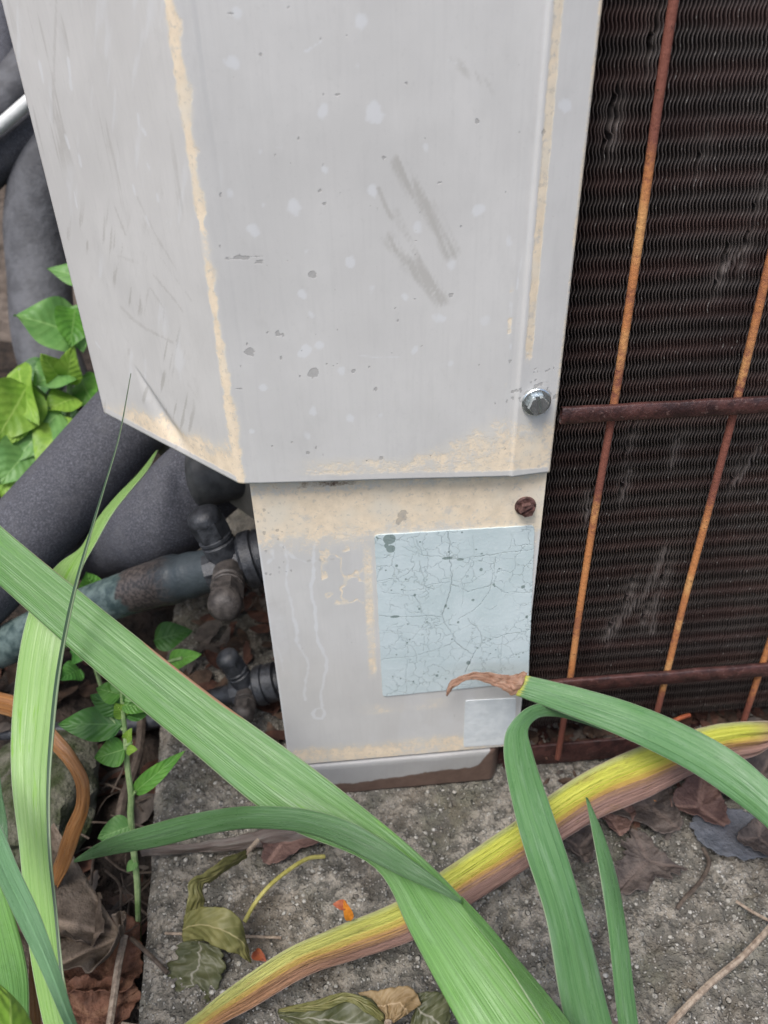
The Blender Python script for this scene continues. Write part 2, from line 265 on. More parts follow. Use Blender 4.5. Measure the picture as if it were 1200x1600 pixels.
EDGEON = blade('thin_blade_dark', (0.030, 0.065, 0.032), (0.35, 0.42, 0.28), (0.045, 0.085, 0.04), stripes=2, trans=0.1, pale_side=(0.24, 0.31, 0.17))
m = Mat('dying_leaf_yellow_brown', 0.5, spec=0.35); uv = m.uv(); s = m.sep(uv)
st = m.noise(m.map(uv, (20, 1.2, 1)), 1.0, 3, 0.6); st2 = m.noise(m.map(uv, (60, 2.5, 1)), 1.0, 2); big = m.noise(m.map(uv, (1.5, 5, 1)), 1.0, 3)
w = m.math('ADD', s[0], m.math('MULTIPLY', m.math('SUBTRACT', st, 0.5), 0.40)); w = m.math('ADD', w, m.math('MULTIPLY', m.math('SUBTRACT', big, 0.5), 0.34))
yel = m.mix(m.ramp(st, 0.35, 0.65), (0.42, 0.45, 0.045), (0.60, 0.60, 0.10)); yel = m.mix(m.ramp(s[1], 0.52, 0.15), yel, m.mix(st, (0.38, 0.40, 0.09), (0.56, 0.54, 0.18)))
yel = m.mix(m.ramp(s[0], 0.16, 0.02), yel, (0.40, 0.42, 0.16))
c = m.mix(m.ramp(w, 0.30, 0.58), yel, (0.52, 0.30, 0.07)); br = m.mix(m.ramp(st2, 0.35, 0.65), (0.22, 0.125, 0.095), (0.33, 0.205, 0.165)); br = m.mix(m.ramp(s[1], 0.35, 0.05), br, (0.42, 0.22, 0.10))
c = m.mix(m.ramp(w, 0.44, 0.74), c, br); c = m.mix(m.ramp(s[1], 0.90, 0.99), c, m.mix(st, (0.24, 0.13, 0.10), (0.42, 0.27, 0.22)))
c = m.mix(m.math('MULTIPLY', m.ramp(s[0], 0.03, 0.0), 0.8), c, (0.34, 0.27, 0.22)); c = m.mix(m.math('MULTIPLY', m.ramp(s[0], 0.965, 1.0), 0.7), c, (0.36, 0.27, 0.24)); c = m.mix(m.math('MULTIPLY', m.ramp(m.noise(m.map(uv, (7, 30, 1)), 1.0, 2), 0.70, 0.76), 0.6), c, (0.14, 0.11, 0.02))
m.color(c); blot = m.math('MULTIPLY', m.ramp(m.noise(m.map(uv, (3, 14, 1), loc=(2, 5, 0)), 1.0, 5, 0.72), 0.55, 0.68), 0.45); c = m.mix(blot, c, (0.26, 0.16, 0.07)); m.color(c); m.bump(st, 0.0009); m.bump(st2, 0.0004); m.bump(m.noise(m.map(uv, (6, 30, 1)), 1.0, 4), 0.0012); m.translucent(c, 0.18); DYING = m.m
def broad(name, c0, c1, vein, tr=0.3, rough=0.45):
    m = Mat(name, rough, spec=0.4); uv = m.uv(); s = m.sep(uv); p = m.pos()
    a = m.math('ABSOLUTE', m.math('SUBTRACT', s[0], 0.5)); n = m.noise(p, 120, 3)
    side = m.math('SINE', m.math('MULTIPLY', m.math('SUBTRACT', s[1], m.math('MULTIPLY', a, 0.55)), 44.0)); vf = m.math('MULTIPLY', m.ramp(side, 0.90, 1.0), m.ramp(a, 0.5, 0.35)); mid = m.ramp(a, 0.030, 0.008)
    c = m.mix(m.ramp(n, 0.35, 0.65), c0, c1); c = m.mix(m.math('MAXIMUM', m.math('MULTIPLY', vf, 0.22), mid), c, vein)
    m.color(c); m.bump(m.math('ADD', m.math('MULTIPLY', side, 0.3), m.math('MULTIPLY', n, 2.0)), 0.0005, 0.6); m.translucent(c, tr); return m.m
WEED = broad('weed_leaf_green', (0.085, 0.24, 0.035), (0.13, 0.32, 0.05), (0.20, 0.38, 0.10))
WEEDB = broad('weed_leaf_bright', (0.19, 0.36, 0.045), (0.28, 0.46, 0.07), (0.36, 0.54, 0.12))
WEEDM = broad('weed_leaf_mid', (0.13, 0.30, 0.080), (0.19, 0.38, 0.11), (0.26, 0.46, 0.15))
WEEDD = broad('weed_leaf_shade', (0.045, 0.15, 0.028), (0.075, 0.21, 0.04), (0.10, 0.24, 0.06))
OLIVE = broad('dead_leaf_olive', (0.105, 0.105, 0.030), (0.17, 0.16, 0.055), (0.25, 0.22, 0.10), 0.12, 0.55)
OLIVED = broad('dead_leaf_dark_olive', (0.050, 0.056, 0.022), (0.085, 0.088, 0.038), (0.20, 0.19, 0.14), 0.08, 0.5)
TANL = broad('dead_leaf_tan', (0.19, 0.125, 0.055), (0.28, 0.20, 0.10), (0.36, 0.26, 0.15), 0.12, 0.6)
STEM = simple('weed_stem', (0.16, 0.26, 0.09), (0.30, 0.40, 0.18), 200, 0.5)
def dead(name, c0, c1, vein):
    m = Mat(name, 0.72, spec=0.3); p = m.pos(); n = m.noise(p, 130, 5, 0.65); n2 = m.noise(p, 600, 3)
    c = m.mix(m.ramp(n, 0.35, 0.65), c0, c1); c = m.mix(m.math('MULTIPLY', m.attr('vein'), 0.75), c, vein); m.color(c); m.bump(n, 0.0018); m.bump(n2, 0.0006); return m.m
DGREY = dead('dead_leaf_grey_brown', (0.075, 0.056, 0.040), (0.18, 0.14, 0.105), (0.32, 0.25, 0.19)); DRED = dead('dead_leaf_red_brown', (0.065, 0.030, 0.018), (0.16, 0.075, 0.046), (0.19, 0.10, 0.06))
DDARK = dead('dead_leaf_dark_wet', (0.045, 0.036, 0.033), (0.11, 0.088, 0.076), (0.13, 0.10, 0.085)); DRUST = dead('dead_leaf_rosy', (0.075, 0.042, 0.036), (0.15, 0.090, 0.074), (0.24, 0.15, 0.12)); DBLUE = dead('dead_leaf_slate', (0.085, 0.092, 0.105), (0.13, 0.135, 0.15), (0.09, 0.09, 0.10))
PETAL = simple('orange_petal', (0.40, 0.13, 0.010), (0.55, 0.20, 0.018), 300, 0.5); RUSTP = simple('rust_petal', (0.20, 0.045, 0.02), (0.34, 0.09, 0.03), 300, 0.6)
TWIG = simple('dry_twig', (0.20, 0.15, 0.11), (0.36, 0.29, 0.22), 500, 0.8); TWIGY = simple('yellow_stalk', (0.30, 0.27, 0.06), (0.42, 0.38, 0.12), 300, 0.6); TWIGD = simple('dark_twig', (0.055, 0.040, 0.030), (0.11, 0.085, 0.065), 300, 0.8)

# ------------------------------------------------------------------ setting: soil, slab, house wall
g = np.unique(np.concatenate([-np.geomspace(0.5, 30, 14)[::-1], np.linspace(-0.45, 0.6, 150), np.geomspace(0.65, 30, 14)]))
GX, GY = np.meshgrid(g, g)
def soil_z(x, y): return -0.030 + 0.020 * (fbm(x * 28, y * 28, 3) - 0.5) + 0.014 * (fbm(x * 90, y * 90, 9) - 0.5)
me = np_mesh('ground', np.stack([GX, GY, soil_z(GX, GY)], -1), grid_quads(len(g), len(g)))
tag(link('ground', me, SOIL), 'dark bare soil around the concrete pad', kind='structure')
# slab: irregular left edge, rough top
def slab_left(y): return -0.0600 + 0.0085 * np.clip(-y / 0.08, -1, 2) + 0.0035 * (fbm(y * 60 + 3, y * 0 + 1, 5) - 0.5)
ys = np.concatenate([np.linspace(-0.135, 0.16, 370), np.linspace(0.165, 0.62, 30)]); ts = np.concatenate([np.linspace(0, 0.30, 370), np.linspace(0.31, 1.0, 30)])
TT, YY = np.meshgrid(ts, ys); XX = slab_left(YY) + TT * 0.95
edge = np.minimum((XX - slab_left(YY)) / 0.006, (YY + 0.135) / 0.006)
ZZ = 0.0045 * (fbm(XX * 40, YY * 40, 2) - 0.5) + 0.0022 * (fbm(XX * 190, YY * 190, 4) - 0.5) + 0.0016 * (fbm(XX * 480, YY * 480, 6) - 0.5) - 0.0014 * sstep(fbm(XX * 300, YY * 300, 16), 0.58, 0.75) - 0.0035 * (1 - sstep(edge, 0, 1)) - 0.001
top = np.stack([XX, YY, ZZ], -1); nr, nc = TT.shape
sideL = np.stack([top[:, 0], top[:, 0] + np.array([0.001, 0, -0.012]) + 0.003 * rng.random((nr, 1)) * np.array([1, 0, 0]), top[:, 0] + np.array([0.002, 0, -0.06])], 1)
sideF = np.stack([top[0], top[0] + np.array([0, 0.002, -0.06])], 0)
vv = np.concatenate([top.reshape(-1, 3), sideL.reshape(-1, 3), sideF.reshape(-1, 3)])
qq = np.concatenate([grid_quads(nr, nc), grid_quads(nr, 3, nr * nc), grid_quads(2, nc, nr * nc + nr * 3)])
tag(link('concrete_pad', np_mesh('concrete_pad', vv, qq), CONC), 'weathered concrete pad under the grey unit', kind='structure')
# exposed aggregate grains
def ico(r=1.0):
    b = bmesh.new(); bmesh.ops.create_icosphere(b, subdivisions=1, radius=r); v = np.array([x.co[:] for x in b.verts]); f = np.array([[x.index for x in q.verts] for q in b.faces]); b.free(); return v, f
iv, if_ = ico()
def grains(name, n, zone, rmin, rmax, mats, zf, label, flat=0.6):
    me = bpy.data.meshes.new(name); P = []; Fc = []; mi = []
    k = 0
    while k < n:
        x, y = zone(); r = rmin * (rmax / rmin) ** (random.random() ** 2.2)
        vv = iv * (r * np.array([1 + 0.5 * random.random(), 1 + 0.3 * random.random(), flat])) * (0.8 + 0.4 * rng.random((len(iv), 1)))
        a = random.random() * 6.28; ca, sa = math.cos(a), math.sin(a)
        vv = vv @ np.array([[ca, sa, 0], [-sa, ca, 0], [0, 0, 1]]) + np.array([x, y, zf(x, y) + r * 0.05])
        Fc.append(if_ + len(P) * len(iv)); P.append(vv); mi += [random.choice(range(len(mats)))] * len(if_); k += 1
    me.from_pydata(np.concatenate(P).tolist(), [], np.concatenate(Fc).tolist()); o = link(name, me, mats, None, True); me.polygons.foreach_set('material_index', mi); return tag(o, label, kind='stuff')
def slab_z(x, y): return float(0.0045 * (fbm(x * 40, y * 40, 2) - 0.5) + 0.0022 * (fbm(x * 190, y * 190, 4) - 0.5) - 0.001)
def zone_slab():
    while True:
        x, y = random.uniform(-0.055, 0.23), random.uniform(-0.13, 0.05)
        if x > float(slab_left(np.array(y))) + 0.004 and random.random() < 0.3 + 0.9 * float(fbm(x * 25, y * 25, 8)): return x, y
grains('exposed_aggregate', 6000, zone_slab, 0.00022, 0.0009, PEB, lambda x, y: slab_z(x, y) - 0.00012, 'pale grit showing in the concrete surface', 0.4)
wall = MB().box(-3, 3, 0.66, 0.9, -0.1, 2.6).build('house_wall', WALL, None, False); tag(wall, 'brown rough house wall behind the insulated pipes', 'wall')

# ------------------------------------------------------------------ the air conditioner
AC = empty('air_conditioner', (0.2, 0.15, 0.0), 'old grey outdoor air conditioning unit with flaking paint and a dark finned coil', 'air conditioner')
B0 = np.array([-0.0025, -0.004]); CD = np.array((-.6649,.74694))
CLEN = .08174
def cover_profile():
    P = []; dxy = 0.0006
    def lin(a, b, st=dxy):
        n = max(1, int(math.dist(a, b) / st)); return [tuple(np.array(a) + (np.array(b) - np.array(a)) * i / n) for i in range(n)]
    ch_end = tuple(B0 + CD * CLEN); hem = tuple(B0 + CD * (CLEN - 0.002) + np.array([-CD[1], CD[0]]) * -0.006)
    P += lin(hem, ch_end); r = 0.0016; a = tuple(B0 + CD * r); b = (B0[0] + r, B0[1]); P += lin(ch_end, a)
    for i in range(5):
        t = i / 5; P.append(tuple((1-t)**2 * np.array(a) + 2*t*(1-t) * B0 + t*t * np.array(b)))
    P += lin(b, (0.0822, -0.004)); P += lin((0.0822, -0.004), (0.0832, -0.0044), 0.0003); P += lin((0.0832, -0.0044), (0.0862, -0.0037), 0.0004); P += lin((0.0862, -0.0037), (0.0960, -0.0020)); P += lin((0.0960, -0.0020), (0.0962, 0.010), 0.002); P.append((0.0962, 0.010)); return np.array(P)
prof = cover_profile(); nP = len(prof)
zz = np.concatenate([np.linspace(0, 0.135, 230), np.linspace(0.14, 0.30, 12)])
PX, Zg = np.meshgrid(prof[:, 0], zz); PY, _ = np.meshgrid(prof[:, 1], zz)
dch = (PX - B0[0]) * CD[0] + (PY - B0[1]) * CD[1]; on_ch = (PX < B0[0] + 0.0004); fr = ~on_ch
ZB = np.where(fr, np.interp(PX, [-0.0025, 0.096], [.16, .1555]), np.interp(dch, [0, CLEN], [.16, 0.158]))
Zc = ZB + Zg * (0.46 - ZB) / 0.30
CH_ = dch; ZL = Zc
tan = np.zeros_like(PX); pale = np.zeros_like(PX); dark = np.zeros_like(PX); smear = np.zeros_like(PX)
hb = Zc - ZB
nz = fbm(PX * 300 + PY * 210, Zc * 300, 1); nzl = fbm(Zc * 60, Zc * 0, 6)
# bend line flaking: mostly on the front side of the fold
db = np.where(fr, PX - B0[0], CH_)
wb = (0.0005 + 0.0008 * nzl + 0.0016 * (nz - 0.4)) * np.where(hb < 0.03, 1.25, 1.0) * np.where(fr, 1.0, 1.0)
gap = sstep(np.abs(Zc - .2317), 0.002, 0.006) * 0.55 + 0.45
tan = np.maximum(tan, gap * 0.95 * (1 - sstep(db, wb * 0.1, wb * 2.5)))
# chamfer bottom band
bb = 0.0035 + 0.006 * fbm(CH_ * 70, CH_ * 0, 4) * sstep(0.085 - CH_, 0.0, 0.03) + 0.005 * (1 - sstep(CH_, 0.0, 0.03)); bandc = sstep(hb, 0.0018, 0.0030) * (1 - sstep(hb, bb * 0.3, bb * 2.1))
tan = np.maximum(tan, np.where(on_ch, bandc * (0.35 + 0.75 * (1 - sstep(CH_, 0.040, 0.088))), 0))
# front bottom: low patches, thicker to the right by the crease
xr = sstep(PX, 0.045, 0.082); bandf = sstep(hb, 0.0012, 0.003) * (1 - sstep(hb, 0.006 + 0.006 * xr, 0.011 + 0.016 * xr)) * (0.10 + 0.55 * fbm(PX * 45, Zc * 70, 12) + 0.28 * xr) * sstep(PX, 0.004, 0.03)
tan = np.maximum(tan, np.where(fr, bandf, 0))
# crease line and right edge
cl = (1 - sstep(np.abs(PX - 0.0852), 0.0006, 0.0018)) * sstep(Zc, .192, .1999); tan = np.maximum(tan, np.where(fr, cl * 0.9, 0))
cl2 = (1 - sstep(np.abs(PX - 0.0790), 0.0003, 0.0011)) * (fbm(Zc * 160, Zc * 0 + 2, 3) > 0.52) * sstep(Zc, 0.185, 0.192) * (1 - sstep(Zc, 0.212, 0.222)); tan = np.maximum(tan, np.where(fr, cl2 * 0.55, 0))
er = (1 - sstep(0.0963 - PX, 0.0004, 0.0018)) * (0.35 + 0.5 * fbm(Zc * 120, Zc * 0, 21)); tan = np.maximum(tan, np.where(fr, er, 0))
pale = np.maximum(pale, np.where(fr, 0.35 * (1 - sstep(np.abs(PX - 0.0828), 0.0005, 0.0014)) * (0.5 + 0.8 * fbm(Zc * 90, Zc * 0, 91)), 0))
fl = (PX > 0.0845) * (1 - sstep(hb, 0.010, 0.016)) * sstep(hb, 0.001, 0.003); tan = np.maximum(tan, fl * (0.30 + 0.30 * nz))
def blobs(lst, arr, msk, X, Zz, seed=0):
    for x, z, rx, rz, a in lst:
        d = np.hypot((X - x) / rx, (Zz - z) / rz) + 1.5 * (fbm(X * 520 + x * 900, Zz * 520, seed) - 0.5); arr[:] = np.maximum(arr, np.where(msk, a * (1 - sstep(d, 0.45, 1.3)), 0))
PALE = [(.04,.2794,.00176,.0020900000000000003,1),(.0098,.2721,.0016,.0019000000000000002,.9),(.0123,.2816,.00144,.0017100000000000001,.8),(.0425,.2613,.0020800000000000003,.00247,1),(.0301,.2619,.00128,.00152,.9),(.0298,.2484,.0011200000000000001,.00133,.9),(.0211,.2406,.00176,.0020900000000000003,.9),(.0105,.2353,.0016,.0019000000000000002,.8),(.0684,.2378,.00176,.0020900000000000003,.9),(.0894,.261,.0016,.0019000000000000002,.8),(.0547,.253,.0009600000000000001,.00114,.7),(.0413,.2434,.00128,.00152,.9),(.0348,.2259,.00128,.00152,.9),(.0529,.2337,.0016,.0019000000000000002,.7),(.0617,.2241,.0016,.0019000000000000002,.7),(.0771,.23,.00144,.0017100000000000001,.7),(.0058,.244,.0009600000000000001,.00114,.7),(.0135,.2411,.0008,.0009500000000000001,.7),(.0235,.2291,.0008,.0009500000000000001,.6),(.0143,.2534,.0008,.0009500000000000001,.6),(.0387,.2707,.0011200000000000001,.00133,.6),(.0215,.2178,.0011200000000000001,.00133,.9),(.0236,.2122,.0009600000000000001,.00114,.7),(.0212,.2016,.00176,.0020900000000000003,1),(.0251,.2035,.00128,.00152,.9),(.0495,.2155,.00128,.00152,.8),(.0585,.2094,.0019200000000000003,.00228,.9),(.0518,.2004,.0011200000000000001,.00133,.8),(.031,.1956,.00128,.00152,.8),(.0215,.1835,.00144,.0017100000000000001,.9),(.0328,.1803,.00144,.0017100000000000001,.9),(.0083,.1917,.0011200000000000001,.00133,.9),(.003,.1779,.0009600000000000001,.00114,.9),(.0624,.1959,.0011200000000000001,.00133,.7),(.0403,.2188,.00128,.00152,.6),(.0715,.2076,.00176,.0020900000000000003,.6),(.0418,.1807,.0009600000000000001,.00114,.6),(.0195,.1754,.00128,.00152,.6)]
blobs(PALE, pale, fr, PX, Zc, 3)
CHIP = [(.0232,.1949,.00221,.0018000000000000002,1),(.0058,.2025,.0018700000000000001,.0014,.9),(.0342,.1951,.00102,.0012000000000000001,1),(.0248,.2232,.00102,.0012000000000000001,1),(.0139,.2075,.00068,.001,1),(.0152,.2069,.00051,.0006000000000000001,1),(.0405,.1891,.0008500000000000001,.001,.7),(.0219,.1711,.0008500000000000001,.0012000000000000001,.9),(.024,.168,.00068,.0014,.6),(.0414,.1658,.00051,.0006000000000000001,1),(.0245,.2235,.00068,.0006000000000000001,1),(.0305,.2652,.00068,.0006000000000000001,.9),(.0335,.2651,.00068,.0006000000000000001,.8),(.0444,.2509,.0008500000000000001,.0008,1),(.0306,.2762,.00068,.0006000000000000001,.8),(.0067,.2284,.0061200000000000004,.0008,.75),(.0016,.1918,.0017000000000000001,.0004,.8),(.0285,.197,.00051,.0006000000000000001,1),(.0619,.2157,.00068,.0006000000000000001,1),(.0797,.1952,.00068,.0008,.8),(.0813,.1856,.00051,.0006000000000000001,.7),(.0192,.1693,.00051,.0008,.8),(.011,.227,.00136,.0006000000000000001,.7),(.0246,.2067,.00051,.0006000000000000001,1),(.0501,.267,.00051,.0006000000000000001,.8),(.0673,.2582,.00051,.0006000000000000001,.8),(.0238,.2561,.00051,.0006000000000000001,.8),(.0842,.2551,.00051,.0006000000000000001,.9),(.0108,.2816,.00102,.0004,.5)]
blobs(CHIP, dark, fr, PX, Zc, 5)
for _ in range(110):
    x, z = random.uniform(0.0, 0.082), random.uniform(0.165, 0.285); rr = random.uniform(0.00022, 0.0005); d = np.hypot((PX - x) / rr, (Zc - z) / rr); dark = np.maximum(dark, np.where(fr, random.uniform(.4, .95) * (1 - sstep(d, 0.6, 1.2)), 0))
sc_ = (.0891,.1813)
blobs([(sc_[0] + random.gauss(0, 1) * 0.0045, sc_[1] + abs(random.gauss(0, 1)) * 0.0045 + 0.001, 0.0005, 0.0007, 0.8) for _ in range(45)], dark, fr, PX, Zc, 9)
SM = [([(.0483,.2496),(.0524,.2427),(.0574,.2354),(.0618,.2271)],.0024000000000000002,.85),([(.0459,.2311),(.0506,.2251),(.0555,.2197),(.0594,.2146)],.0024000000000000002,.95),([(.0471,.2383),(.0493,.2326),(.0532,.225)],.0011200000000000001,.8),([(.0429,.2438),(.0441,.2403),(.046,.2367)],.0008,.7),([(.0606,.2712),(.0653,.2685),(.0709,.265)],.00144,.55),([(.081,.2549),(.0865,.2489)],.00128,.3)]
for pts, w_, a_ in SM: smear = np.maximum(smear, np.where(fr, a_ * (1 - sstep(segdist(PX, Zc, pts), w_ * 0.2, w_ * 1.7)) * np.clip(2.4 * fbm((PX + 0.45 * Zc) * 1000, (Zc - 0.45 * PX) * 110, 8) - 0.35, 0, 1.2), 0))
SCR = [([(.0257,.2737),(.0285,.2748),(.031,.2761)],.9),([(.0359,.1998),(.0413,.1989),(.0472,.1986)],.7),([(.0599,.2712),(.0637,.2701)],.6),([(.06,.1854),(.0657,.1866),(.0731,.1907)],.35),([(.0044,.2512),(.004,.2461)],.4),([(.0179,.2543),(.0195,.254)],.4),([(.0809,.2253),(.0803,.2167)],.9),([(.0788,.2132),(.0796,.1992)],.9),([(.0825,.2813),(.0825,.2563),(.0821,.2253)],.5)]
for pts, a_ in SCR: pale = np.maximum(pale, np.where(fr, a_ * (1 - sstep(segdist(PX, Zc, pts) + 0.0009 * (fbm(PX * 900, Zc * 500, 4) - 0.45), 0.0000, 0.0006)), 0))
# chamfer: elongated pale flecks, grey rub strokes, dent
CPALE = [([(.0676,.271),(.068,.2663)],1),([(.0507,.2719),(.0523,.2654)],1),([(.0621,.2526),(.0615,.2499)],1),([(.0567,.2483),(.0566,.2456)],1),([(.0648,.2373),(.065,.2331)],.9),([(.0206,.2607),(.0208,.2585)],.9),([(.0199,.2578),(.0183,.2565)],1),([(.0205,.2494),(.0199,.2485)],.9),([(.0297,.2431),(.0295,.2411)],.9),([(.0258,.2353),(.0252,.2333)],.8),([(.0746,.1872),(.0719,.1856)],.8),([(.0185,.2419),(.0183,.2408)],.8)]
for pts, a_ in CPALE: pale = np.maximum(pale, np.where(on_ch, a_ * (1 - sstep(segdist(CH_, Zc, pts) + 0.0012 * (fbm(CH_ * 500, Zc * 300, 4) - 0.5), 0.0001, 0.0012)), 0))
CRUB = [([(.0502,.2854),(.0554,.2769),(.0611,.2678)],.0008,.55),([(.0611,.2678),(.065,.2613),(.0674,.2563)],.0012000000000000001,.6),([(.042,.2357),(.0395,.229)],.0006000000000000001,.7),([(.0286,.2399),(.0223,.2307),(.0153,.2232)],.0006000000000000001,.55),([(.0282,.2366),(.0249,.2277)],.0004,.5),([(.046,.2215),(.0355,.2214)],.0006000000000000001,.5),([(.0278,.2191),(.0196,.2143),(.0157,.2114)],.0006000000000000001,.6),([(.031,.2148),(.0258,.2102)],.0006000000000000001,.6),([(.0509,.2048),(.0445,.2021),(.0377,.2006)],.001,.55),([(.0481,.2023),(.0342,.2004),(.0241,.1998)],.0006000000000000001,.6),([(.0546,.1955),(.0501,.1923)],.0006000000000000001,.4),([(.0643,.2144),(.0697,.2071)],.0016,.3),([(.0193,.1878),(.016,.1841)],.0006000000000000001,.5),([(.0192,.2692),(.0179,.2609)],.0008,.3),([(.0139,.268),(.0142,.2625)],.0006000000000000001,.3),([(.0065,.2656),(.0082,.2586)],.0006000000000000001,.35),([(.04,.2525),(.0372,.2512)],.0006000000000000001,.5),([(.0225,.2255),(.01,.2154)],.0004,.5),([(.034,.2771),(.0327,.273)],.0012000000000000001,.2)]
for pts, w_, a_ in CRUB: smear = np.maximum(smear, np.where(on_ch, a_ * (1 - sstep(segdist(CH_, Zc, pts) + 0.0012 * (fbm(CH_ * 1000 - Zc * 400, Zc * 250 + CH_ * 300, 8) - 0.5), w_ * 0.3, w_ * 1.5)), 0))
smear = np.maximum(smear, np.where(on_ch, 0.40 * (fbm(CH_ * 120 + Zc * 60, Zc * 50, 31) > 0.60) * fbm(CH_ * 900 + Zc * 500, Zc * 200, 33), 0))
rot1 = CH_ * 0.86 + Zc * 0.5; rot2 = Zc * 0.86 - CH_ * 0.5; lowm = 1 - sstep(Zc, 0.215, 0.25)
smear = np.maximum(smear, np.where(on_ch, lowm * sstep(CH_, 0.01, 0.025) * 1.0 * sstep(fbm(rot1 * 760, rot2 * 70, 47), 0.54, 0.72) * sstep(fbm(CH_ * 45, Zc * 45, 51), 0.42, 0.62), 0))
smear = np.maximum(smear, np.where(on_ch, (1 - lowm) * 0.7 * sstep(fbm(CH_ * 600, Zc * 40, 48), 0.56, 0.75) * sstep(fbm(CH_ * 45, Zc * 30, 52), 0.42, 0.62), 0))
smear = np.maximum(smear, np.where(fr, 0.30 * sstep(fbm((PX + 0.5 * Zc) * 420, (Zc - 0.5 * PX) * 40, 49), 0.58, 0.8) * sstep(fbm(PX * 40, Zc * 40, 53), 0.5, 0.65), 0))
pale = np.maximum(pale, np.where(on_ch, 0.55 * sstep(fbm(rot1 * 300, rot2 * 60, 41), 0.52, 0.78) * sstep(fbm(CH_ * 50, Zc * 50, 57), 0.4, 0.65), 0))
dn = [(.0507,.1855),(.0483,.1793),(.0433,.1739),(.0372,.1669)]
t0 = (dn[0][1] - Zc) / (dn[0][1] - dn[-1][1]); xc = dn[0][0] + (dn[-1][0] - dn[0][0]) * t0; wid = 0.0004 + 0.0055 * np.clip(t0, 0, 1.4)
u_ = (CH_ - xc) / wid; dent = np.where(on_ch & (t0 > 0) & (t0 < 1.5), np.exp(-(u_ ** 2)) * np.sign(1) * 0.0022 * np.clip(t0, 0, 1) * sstep(1.4 - t0, 0, 0.5), 0)
nrm_ch = np.array([CD[1], -CD[0]]); nrm_ch = nrm_ch if nrm_ch[1] < 0 else -nrm_ch
wave = 0.0007 * (fbm(PX * 22 + PY * 9, Zc * 14, 61) - 0.5)
VX = PX - np.where(on_ch, nrm_ch[0] * dent, 0); VY = PY - np.where(on_ch, nrm_ch[1] * dent, 0) + np.where(fr & (PX < 0.080) & (PX > 0.003), wave, 0)
me = np_mesh('service_cover', np.stack([VX, VY, Zc], -1), grid_quads(len(zz), nP))
for n_, a_ in (('tan', tan), ('pale', pale), ('dark', dark), ('smear', smear)): set_attr(me, n_, a_)
cover = link('service_cover', me, PAINT, AC); so = cover.modifiers.new('thickness', 'SOLIDIFY'); so.thickness = 0.0011; so.offset = -1.0

# lower corner panel
pxs = np.linspace(0, 0.0958, 240); pzs = np.linspace(0.0205, 0.170, 300); X, Zp = np.meshgrid(pxs, pzs); nx = len(pxs)
lab = [(.0388,.1344),(.0934,.1337),(.0974,.0584),(.0397,.057)]
tan = np.zeros_like(X); pale = np.zeros_like(X); dark = np.zeros_like(X); smear = np.zeros_like(X)
zt = 0.1552; dep = zt - Zp
lowlim = 0.017 + 0.006 * (fbm(X * 60, X * 0, 3) - 0.3) + 0.010 * sstep(X, 0.02, 0.0) * 0 + 0.004 * sstep(X, 0.05, 0.09)
tan = np.maximum(tan, 0.95 * (1 - sstep(dep, lowlim * 0.35, lowlim * 1.75)) * (0.55 + 0.55 * sstep(dep, 0.0015, 0.005)))
tan = np.maximum(tan, 0.62 * (1 - sstep(np.abs(X - 0.0362), 0.0008, 0.0026)) * sstep(Zp, 0.062, 0.075) * (1 - sstep(Zp, 0.128, 0.136)) * (0.35 + 0.9 * fbm(X * 80, Zp * 90, 4)))
tan = np.maximum(tan, 0.55 * (X > 0.020) * (1 - sstep(X, 0.033, 0.038)) * (1 - sstep(np.abs(fbm(X * 140, Zp * 140, 15) - 0.5), 0.02, 0.07)) * sstep(Zp, 0.098, 0.108) * (1 - sstep(Zp, 0.128, 0.135)))
tan = np.maximum(tan, 0.72 * (1 - sstep(Zp - 0.0215, 0.004, 0.011 + 0.004 * fbm(X * 90, X * 0, 9))) * (0.45 + 0.8 * fbm(X * 55, Zp * 130, 13)) * (1 - 0.45 * sstep(X, 0.06, 0.09)))
tan = np.maximum(tan, 0.50 * (1 - sstep(np.abs(Zp - 0.050), 0.002, 0.005)) * sstep(X, 0.022, 0.040) * (1 - sstep(X, 0.060, 0.07)) * fbm(X * 80, Zp * 80, 19) * 1.4)
edl = (1 - sstep(X, 0.0003, 0.0012)); pale = np.maximum(pale, 0.7 * edl); edr = sstep(X, 0.0940, 0.0953); pale = np.maximum(pale, 0.55 * edr)
DRIP = [([(.0083,.1304),(.0088,.1254),(.0079,.1191),(.0085,.1112),(.0093,.1031),(.0102,.0946),(.0097,.0889),(.0108,.0829),(.0119,.0767),(.0109,.0675),(.0097,.058)],.62),([(.0182,.132),(.0175,.1259),(.0172,.1183),(.016,.1092),(.0174,.1022),(.0172,.0938),(.0174,.0881),(.0189,.079),(.018,.0683),(.016,.0589),(.0153,.0541)],.85),([(.0153,.0532),(.0168,.0497),(.0154,.047),(.0126,.0477),(.0116,.0503),(.0132,.0527),(.0153,.0532)],.7),([(.007,.1329),(.0105,.1277),(.0152,.1248),(.0182,.1252)],.6),([(.0039,.1308),(.0044,.1277),(.0024,.126)],.55),([(-.0001,.0928),(.0024,.0853),(.0024,.0747)],.4),([(.0476,.1505),(.0477,.1402)],.35),([(.05,.1504),(.0503,.1435)],.3)]
for pts, a_ in DRIP: pale = np.maximum(pale, a_ * 1.6 * (1 - sstep(segdist(X + 0.0022 * (fbm(Zp * 130, X * 20, 71) - 0.5), Zp, pts) + 0.0012 * (fbm(X * 600, Zp * 420, 8) - 0.5), 0.0000, 0.0011)) * (0.45 + 0.75 * fbm(X * 60, Zp * 120, 73)))
pale = np.maximum(pale, 0.42 * sstep(fbm(X * 60, Zp * 22, 44), 0.55, 0.75))
